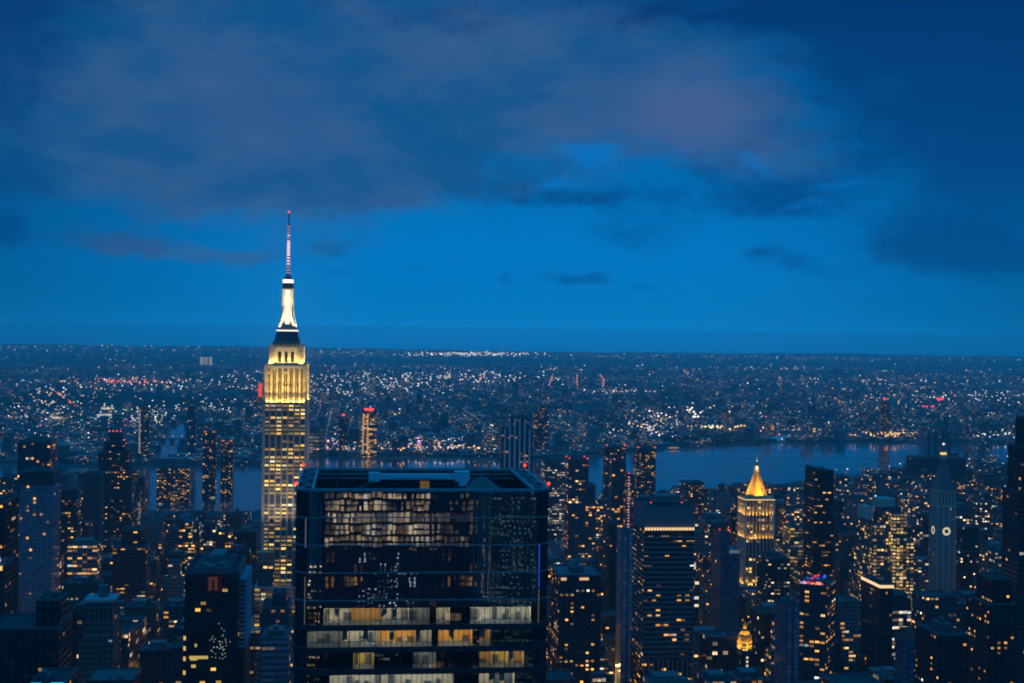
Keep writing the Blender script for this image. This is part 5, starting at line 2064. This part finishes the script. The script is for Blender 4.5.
def far_city():
    rnd = random.Random(9)
    b = MB()
    n = 0
    while n < 13000:
        py = 352 + 118 * rnd.random() ** 1.0
        px = rnd.uniform(-90, 1110)
        p = ground(px, py + .013 * (px - 512))
        if p.y < 2600 or p.y > 15000:
            continue
        if inside(p.x, p.y, RIVER) or inside(p.x, p.y, CREEK) or inside(p.x, p.y - 60, RIVER) or p.y < ground(px, 474).y * .97:
            continue
        if rnd.random() < dark_zone(px, py + .013 * (px - 512)):
            continue
        k = max(1.0, p.y / 6000)
        w, l = rnd.uniform(14, 45) * k, rnd.uniform(12, 40) * k
        h = rnd.choice((8, 10, 12, 14, 18)) * rnd.uniform(.8, 1.2)
        if rnd.random() < .035:
            h, w, l = rnd.uniform(30, 62), rnd.uniform(18, 30), rnd.uniform(18, 40)
        g_ = rnd.uniform(.10, .75)
        t = rnd.uniform(-.05, .05)
        a = YAW + rnd.choice((0, 0, .5, -.35)) if p.y > 5000 else YAW
        ca, sa = math.cos(a), math.sin(a)
        T = lambda x, y: (p.x + ca * x - sa * y, p.y + sa * x + ca * y)
        b.prism([T(-w / 2, -l / 2), T(w / 2, -l / 2), T(w / 2, l / 2), T(-w / 2, l / 2)], 0, h, 0, (5.5, 3.6), top=False, col=(g_ + t, g_, g_ - t * .5, rnd.choice((.02, .06, .14, .34)) * max(.12, min(1.7, .75 + 1.1 * quarter(px, py + .013 * (px - 512))))))
        q = rnd.uniform(.05, .42)
        b.quad([(*T(-w / 2, -l / 2), h), (*T(w / 2, -l / 2), h), (*T(w / 2, l / 2), h), (*T(-w / 2, l / 2), h)], 1, None, (q, q, q, 1))
        n += 1
    m, nn = new_mat('far_roof')
    an = nn.n('ShaderNodeAttribute', attribute_name="bcol")
    finish(m, nn, principled(nn, an.outputs['Color'], .9).outputs[0])
    tag(b.build('far_houses', [M['far'], m]), kind='stuff')


far_city()


def lamps():
    rnd = random.Random(31)
    b = MB()
    warm = [(1.0, .48, .12), (1.0, .56, .20), (1.0, .66, .34), (1.0, .76, .50), (1.0, .86, .70), (1.0, .93, .88), (.80, .90, 1.0)]

    def put(px, py, size, col, st, z=None, flat=1.0):
        p = ground(px, py)
        if p.y < 500:
            return
        r = size * p.y / F
        b.octa((p.x, p.y, z if z is not None else r * flat + 19), r, r * flat, (*col, st))

    def cl(lst):
        return rnd.choice(lst)

    # roads: rows of lamps over the plain, in the directions of the street grids
    def road(p, ang, L, gap, col, st, sz):
        d = Vector((math.cos(ang), math.sin(ang), 0))
        k = -L / 2
        while k < L / 2:
            q = p + d * k
            k += gap * rnd.uniform(.7, 1.4)
            if q.y < 3300 or q.y > 26000 or inside(q.x, q.y, RIVER) or inside(q.x, q.y, CREEK):
                continue
            px, py = pix(q.x, q.y, 0)
            if px < -30 or px > 1054 or py > 470 or rnd.random() < dark_zone(px, py):
                continue
            s_ = st * rnd.uniform(.35, 1.3)
            r = sz * q.y / F * rnd.uniform(.7, 1.15)
            b.octa((q.x, q.y, r * .8 + 17), r, r * rnd.uniform(.6, .95), (*(col if rnd.random() < .82 else cl(warm)), s_ * LAMP))

    for _ in range(330):
        px, py0 = rnd.uniform(-30, 1054), 353 + 98 * rnd.random() ** 1.15
        p = ground(px, py0 + .0131 * (px - 512))
        base = YAW if p.y < 6500 else YAW + cl((0, .35, -.3, .62))
        ang = base + (cl((0, math.pi / 2)) if rnd.random() < .8 else rnd.uniform(0, 3.1))
        col = cl(warm[:3]) if rnd.random() < (.66 if px > 540 else .45) else cl(warm[3:])
        road(p, ang, rnd.uniform(500, 2600) * p.y / 7000, rnd.uniform(48, 120) * max(1, p.y / 6000), col, rnd.choice((.10, .16, .24, .4)), rnd.uniform(.32, .6))
    # single lamps and lit yards, thick in some quarters and thin in others
    n = 0
    while n < 2300:
        px = rnd.uniform(-30, 1054)
        py = 354 + 100 * rnd.random() + .0131 * (px - 512)
        p = ground(px, py)
        if inside(p.x, p.y, RIVER) or inside(p.x, p.y, CREEK) or p.y < ground(px, 473).y:
            continue
        if rnd.random() < dark_zone(px, py):
            continue
        v = quarter(px, py)
        if rnd.random() > .22 + .8 * v:
            continue
        col = cl(warm) if px > 560 else cl(warm + warm[3:])
        if rnd.random() < .035:
            col = cl([(1, .08, .05), (1, .08, .05), (.2, .9, .6), (.9, .2, .9), (.25, .35, 1)])
        st = .08 + .95 * rnd.random() ** 4.0
        sz = rnd.uniform(.34, .66) * (1.0 if st < .5 else 1.4)
        put(px, py, sz, col, st * LAMP, flat=rnd.uniform(.55, 1.0))
        n += 1

    def cluster(n, cx, cy, sx, sy, cols, lo, hi, s0=.4, s1=.9, flat=(.55, 1.0)):
        for _ in range(n):
            px, py = rnd.gauss(cx, sx), rnd.gauss(cy, sy)
            if py < 349 + .0131 * (px - 512) + 2.2:
                continue
            p = ground(px, py)
            if inside(p.x, p.y, RIVER) or inside(p.x, p.y, CREEK):
                continue
            put(px, py, rnd.uniform(s0, s1), cl(cols), rnd.uniform(lo, hi) * LAMP, flat=rnd.uniform(*flat))

    red = [(1, .07, .04), (1, .16, .05), (1, .25, .10)]
    white = warm[3:] + [(1.0, .80, .70)]
    cluster(190, 475, 355.6, 34, 1.0, white, .7, 2.4, .4, .8)
    cluster(40, 345, 353.5, 30, 1.0, white, .2, .9, .35, .7)
    cluster(90, 520, 357.6, 240, 1.1, warm, .15, .8, .35, .7)
    cluster(60, 140, 349, 100, 2.6, warm, .4, 1.6, .35, .8)
    for _ in range(420):  # faint flat dots added along the horizon as a haze-like glow
        px = rnd.uniform(-10, 1034)
        py = 352.6 + .0131 * (px - 512) + abs(rnd.gauss(0, 4.5))
        if rnd.random() > dark_zone(px, py) * .75:
            put(px, py, rnd.uniform(.5, 1.0), cl(warm[1:]), rnd.uniform(.04, .26) * LAMP, flat=.45)
    cluster(70, 120, 357, 120, 4, warm, .1, .6, .3, .6)
    cluster(120, 640, 361, 260, 4, warm, .08, .5, .3, .6)
    cluster(60, 860, 361, 120, 1.4, warm, .15, .7, .35, .7)
    cluster(240, 395, 384, 70, 5.5, white, .25, 1.3, .4, .9)
    cluster(170, 345, 395, 45, 6, white, .2, 1.0, .4, .9)
    cluster(80, 470, 379, 40, 3, white, .3, 1.4, .4, .9)
    cluster(150, 150, 386.5, 65, 4.0, white, .25, 1.2, .4, .9)
    cluster(46, 128, 384.5, 22, 1.6, red, .6, 1.4, .5, 1.1)
    cluster(230, 60, 416, 50, 15, warm, .15, 1.0, .4, 1.0)
    cluster(46, 50, 404, 12, 10, warm + white, .3, 1.2, .5, 1.1)
    for i in range(14):
        if i not in (4, 5, 6, 7):
                put(58 + i * 1.25 + rnd.gauss(0, 1.0), 398 + i * .95 + rnd.gauss(0, 1.0), rnd.uniform(.6, 1.4), cl(red), rnd.uniform(.6, 1.5))
    for (x, y, w) in ((30, 422.5, 9), (56, 424, 8), (105, 421, 15), (108, 414, 13)):
        for i in range(int(w * 1.6)):
            put(x - w / 2 + i / 1.6, y + rnd.gauss(0, .4), 1.0, (1.0, .88, .66), rnd.uniform(.5, .9))
    cluster(60, 110, 425, 22, 3, [(1, .35, .6), (.7, .4, 1), (.2, .9, .7)], .2, .9, .5, 1.0)
    cluster(70, 215, 412, 28, 6, white, .2, 1.0, .4, .9)
    cluster(55, 152, 423, 10, 4, [(1, .9, .5), (.9, .95, .6)], .3, 1.0, .6, 1.0)
    cluster(10, 258, 403, 2, 3, [(.85, .15, 1)], .4, .9, .6, 1.0)
    cluster(160, 400, 455, 60, 2.0, warm[:4] + [(1, .5, .6)], .3, 1.2, .5, 1.1)
    cluster(60, 325, 449, 18, 3, warm + red, .3, 1.0, .5, 1.0)
    cluster(14, 419, 447, 1.2, 5, [(1, .4, .8)], .5, 1.1, .7, 1.2)
    cluster(14, 382, 419, 5, 1.2, [(1, .75, .1)], .6, 1.1, .8, 1.2)
    cluster(60, 455, 449, 40, 3, warm, .2, 1.0, .5, 1.0)
    # street lines running away
    for (pts) in ([(549, 389), (553, 377)], [(577, 389), (577, 378)], [(603, 390), (604, 383), (600, 378)], [(478, 386), (482, 380)]):
        for (a, c) in zip(pts, pts[1:]):
            for i in range(12):
                t = i / 11
                put(a[0] + (c[0] - a[0]) * t + rnd.gauss(0, .35), a[1] + (c[1] - a[1]) * t, .75, cl([(1, .25, .12), (1, .45, .25), (1, .6, .4)]), rnd.uniform(.4, 1.1))
    cluster(85, 665, 423, 22, 5, warm[2:] + [(.75, 1, .6)], .12, .8, .4, .9)
    cluster(26, 682, 417, 16, 3, white, .5, 1.4, .8, 1.5)
    cluster(80, 645, 436, 14, 4, warm[2:], .3, 1.0, .5, 1.1)
    cluster(24, 707, 432.5, 8, .9, [(1, .85, .45)], .5, 1.0, .7, 1.2)
    cluster(16, 736, 433, 6, 1.2, [(1, .6, .2)], .5, 1.2, .7, 1.3)
    cluster(12, 770, 436, 3, 3, [(1, .25, .08), (1, .5, .2)], .6, 1.2, .8, 1.4)
    cluster(24, 808, 436, 10, 1.6, warm[:3], .4, 1.1, .6, 1.2)
    cluster(60, 890, 440.5, 20, 1.6, warm[:3], .4, 1.3, .6, 1.2)
    cluster(30, 985, 440, 22, 2.2, white, .3, 1.2, .6, 1.2)
    cluster(110, 880, 405, 45, 10, warm[:4], .2, 1.0, .45, .9)
    cluster(60, 985, 400, 30, 3, white, .3, 1.0, .5, 1.0)
    cluster(10, 941, 404, 2.5, .8, [(1, .05, .06)], .8, 1.4, .8, 1.4)
    cluster(10, 928, 411, 4, .5, [(1, .04, .12)], .7, 1.2, .8, 1.2)
    cluster(40, 620, 395, 20, 1.2, white, .3, 1.0, .45, .8)
    cluster(60, 870, 385, 80, 2.0, warm, .3, 1.0, .45, .9)
    cluster(50, 765, 358 + 12, 60, 1.6, warm, .2, .9, .4, .8)
    # the near bank
    cluster(90, 900, 470, 70, 6, warm, .2, 1.1, .5, 1.0)
    for i in range(130):
        px, py = rnd.uniform(560, 1010), rnd.uniform(500, 600)
        p = ground(px, py)
        put(px, py, rnd.uniform(.6, 1.0), cl(warm[:3]), rnd.uniform(.4, 1.0), z=8)
    # street lamps down the streets of the grid
    for i in range(-20, 24):
        for j in range(2, 14):
            for t in range(0, 250, 62):
                o = grid(i, j) + ED * t + EW * 7
                if o.y > 620 and abs(o.x) < .4 * o.y and not inside(o.x, o.y, RIVER):
                    b.octa((o.x, o.y, 9), .55, .55, (1.0, .56, .18, 1.5))
    tag(b.build('city_lights', M['dot']), kind='stuff')

    rnd2 = random.Random(6)
    spots = [(rnd2.choice((rnd2.uniform(10, 290), rnd2.uniform(555, 1015))), rnd2.uniform(500, 660)) for _ in range(40)]
    for (px, py) in spots + [(124, 655), (133, 628), (141, 600), (215, 640), (645, 676), (652, 668), (692, 600), (705, 575), (600, 640), (608, 665), (760, 640), (850, 640), (975, 560),
                     (985, 600), (590, 540), (660, 490), (720, 515), (790, 520), (880, 520), (170, 560), (225, 545), (30, 650), (900, 600), (840, 540)]:
        p = ground(px, min(py + 40, 690))
        li = bpy.data.lights.new('street_lamp_light', 'POINT')
        li.energy = 5500
        li.color = (1.0, .52, .18)
        li.shadow_soft_size = 1.0
        o = bpy.data.objects.new('street_lamp_light', li)
        COL.objects.link(o)
        q = grid(round((p.dot(EW)) / PITCH_S), 0) + ED * p.dot(ED)
        o.location = (q.x, q.y, 14)


LAMP = 2.1
lamps()


def woods():
    """dark tree masses: cemeteries and riverside parks"""
    rnd = random.Random(2)
    b = MB()

    def clump(p, r):
        for _ in range(10):
            q = Vector((rnd.gauss(0, r * .5), rnd.gauss(0, r * .5), abs(rnd.gauss(r * .55, r * .3)) + 2))
            a = [Vector((rnd.uniform(-1, 1), rnd.uniform(-1, 1), rnd.uniform(-1, 1))) * r * .62 for _ in range(3)]
            b.quad([p + q + v for v in a], 0)

    for (x0, x1, y0, y1, n) in ((-20, 262, 396, 409, 1100), (478, 562, 407.5, 413, 300), (665, 760, 438, 445, 420), (560, 650, 427, 436, 300), (0, 270, 355, 363, 300)):
        k = 0
        while k < n:
            px, py = rnd.uniform(x0, x1), rnd.uniform(y0, y1)
            p = ground(px, py)
            k += 1
            if inside(p.x, p.y, RIVER) or inside(p.x, p.y, CREEK):
                continue
            clump(p, rnd.uniform(6, 11) * max(1, p.y / 7000))
    m, n = new_mat('tree_leaves')
    oi = n.n('ShaderNodeNewGeometry')
    c = n.ramp(oi.outputs['Random Per Island'], [(0, (.03, .05, .025)), (1, (.075, .10, .045))])
    finish(m, n, principled(n, c, .9).outputs[0])
    tag(b.build('woods', m), kind='stuff')


woods()


def small_things():
    # river ferry
    p = ground(674.5, 449.5)
    r = empty('ferry', (p.x, p.y, .3), .15)
    tag(r, 'small lit ferry with amber decks on the dark river', 'boat')
    b = MB()
    hull = [(-22, -5), (16, -5), (25, 0), (16, 5), (-22, 5)]
    b.prism(hull, 0, 3.2, 0)
    b.build('hull', M['steel_blue'], r)
    b = MB()
    b.box(-19, 13, -4.2, 4.2, 3.2, 6.2, 0)
    b.box(-15, 8, -3.6, 3.6, 6.2, 9.0, 0)
    b.box(2, 7, -2.2, 2.2, 9.0, 11.4, 1)
    b.build('cabin', [facade('ferry_cabin', (.6, .5, .35), (.1, .2, .8), .9, .9), M['steel_blue']], r)
    for k in range(6):
        b = MB()
        b.box(-18 + k * 5.2, -15 + k * 5.2, -4.32, -4.2, 3.9, 5.6, 0)
        b.build('cabin_window', M['amber_l'], r)
    # stadium masts
    for (px, py, lab) in ((681, 418.5, 'floodlight mast shining white over the sports ground, dimmer of the two'),
                          (694, 417.5, 'floodlight mast shining white over the sports ground, brighter of the two')):
        g0 = ground(px, py + 7)
        r = empty('floodlight_mast', (g0.x, g0.y, 0))
        tag(r, lab, 'floodlight')
        top = zof(px, py, g0.y)
        b = MB()
        b.beam((0, 0, 0), (0, 0, top), 1.2, 0)
        b.box(-6, 6, -.4, .4, top, top + 7, 0, bottom=True)
        b.build('mast', M['steel'], r)
        b = MB()
        k = 1.0 if px > 690 else .75
        for i in range(4):
            for j in range(3):
                b.cut()
                b.octa((-4.5 + 3 * i, -1.2, top + 1.2 + 2.2 * j), 1.9 * k, 1.5 * k, None, 0)
        b.build('lamp', glow('mast_light', (1.0, .96, .80), 2.2 * k), r)
    # white dome hall with bluish lamps by the far bank
    g0 = ground(783, 441)
    r = empty('dome_hall', (g0.x, g0.y, 0), .05)
    tag(r, 'long pale domed hall with two bluish lamps on the far bank', 'hall')
    b = MB()
    n_, m_ = 10, 12
    for i in range(n_):
        for j in range(m_):
            def q(i_, j_):
                a, t = math.pi * i_ / n_, 2 * j_ / m_ - 1
                e = math.sqrt(max(0, 1 - abs(t) ** 3))
                return (48 * t, -24 * math.cos(a) * e, 17 * math.sin(a) * e)
            b.quad([q(i, j), q(i, j + 1), q(i + 1, j + 1), q(i + 1, j)])
    b.smooth = True
    b.build('dome_shell', plain('pale_membrane', (.55, .58, .6), .7, .1), r)
    for x in (-10, 8):
        b = MB()
        b.octa((x, -25.5, 9), 3.2, 2.6, None, 0)
        b.build('lamp', glow('blue_white', (.55, .75, 1.0), 1.4), r)
    # two gas holders
    for (px, k) in ((365, 'tan gas holder drum among the lamps across the river'), (415, 'blue-grey gas holder drum among the lamps across the river')):
        g0 = ground(px, 402)
        r = empty('gas_holder', (g0.x, g0.y, 0))
        tag(r, k, 'storage tank')
        b = MB()
        b.cone((0, 0), 22, 22, 0, 34, 20, 0)
        b.cone((0, 0), 22, 1, 34, 41, 20, 0)
        b.build('drum', plain('gas_drum_' + k.split()[0], (.42, .28, .20) if 'tan' in k else (.34, .42, .52), .7, .15), r)
        b = MB()
        for a in range(0, 360, 30):
            b.beam((23 * math.cos(R(a)), 23 * math.sin(R(a)), 0), (23 * math.cos(R(a)), 23 * math.sin(R(a)), 38), 1.0, 0)
        b.build('guide_frame', M['steel'], r)
    # low bridge over the creek
    a, c = ground(150, 443), ground(194, 441.5)
    r = empty('creek_bridge', (a.x, a.y, 0), math.atan2(c.y - a.y, c.x - a.x))
    tag(r, 'low dark road bridge crossing the narrow creek beyond the river', 'bridge')
    L = (c - a).length
    b = MB()
    b.box(0, L, -8, 8, 9, 11.5, 0, bottom=True)
    b.build('deck', M['steel'], r)
    for k in range(5):
        b = MB()
        x = L * (.1 + .2 * k)
        b.box(x - 3, x + 3, -6, 6, 0, 9, 0)
        b.build('pier', M['stone_grey'], r)
    for k in range(5):
        b = MB()
        x = L * (.1 + .2 * k)
        b.beam((x, -7, 11.5), (x, -7, 17), .6, 0)
        b.octa((x, -7, 18.5), 1.9, 1.6, None, 1)
        b.build('bridge_lamp', [M['steel'], M['amber_l']], r)


small_things()
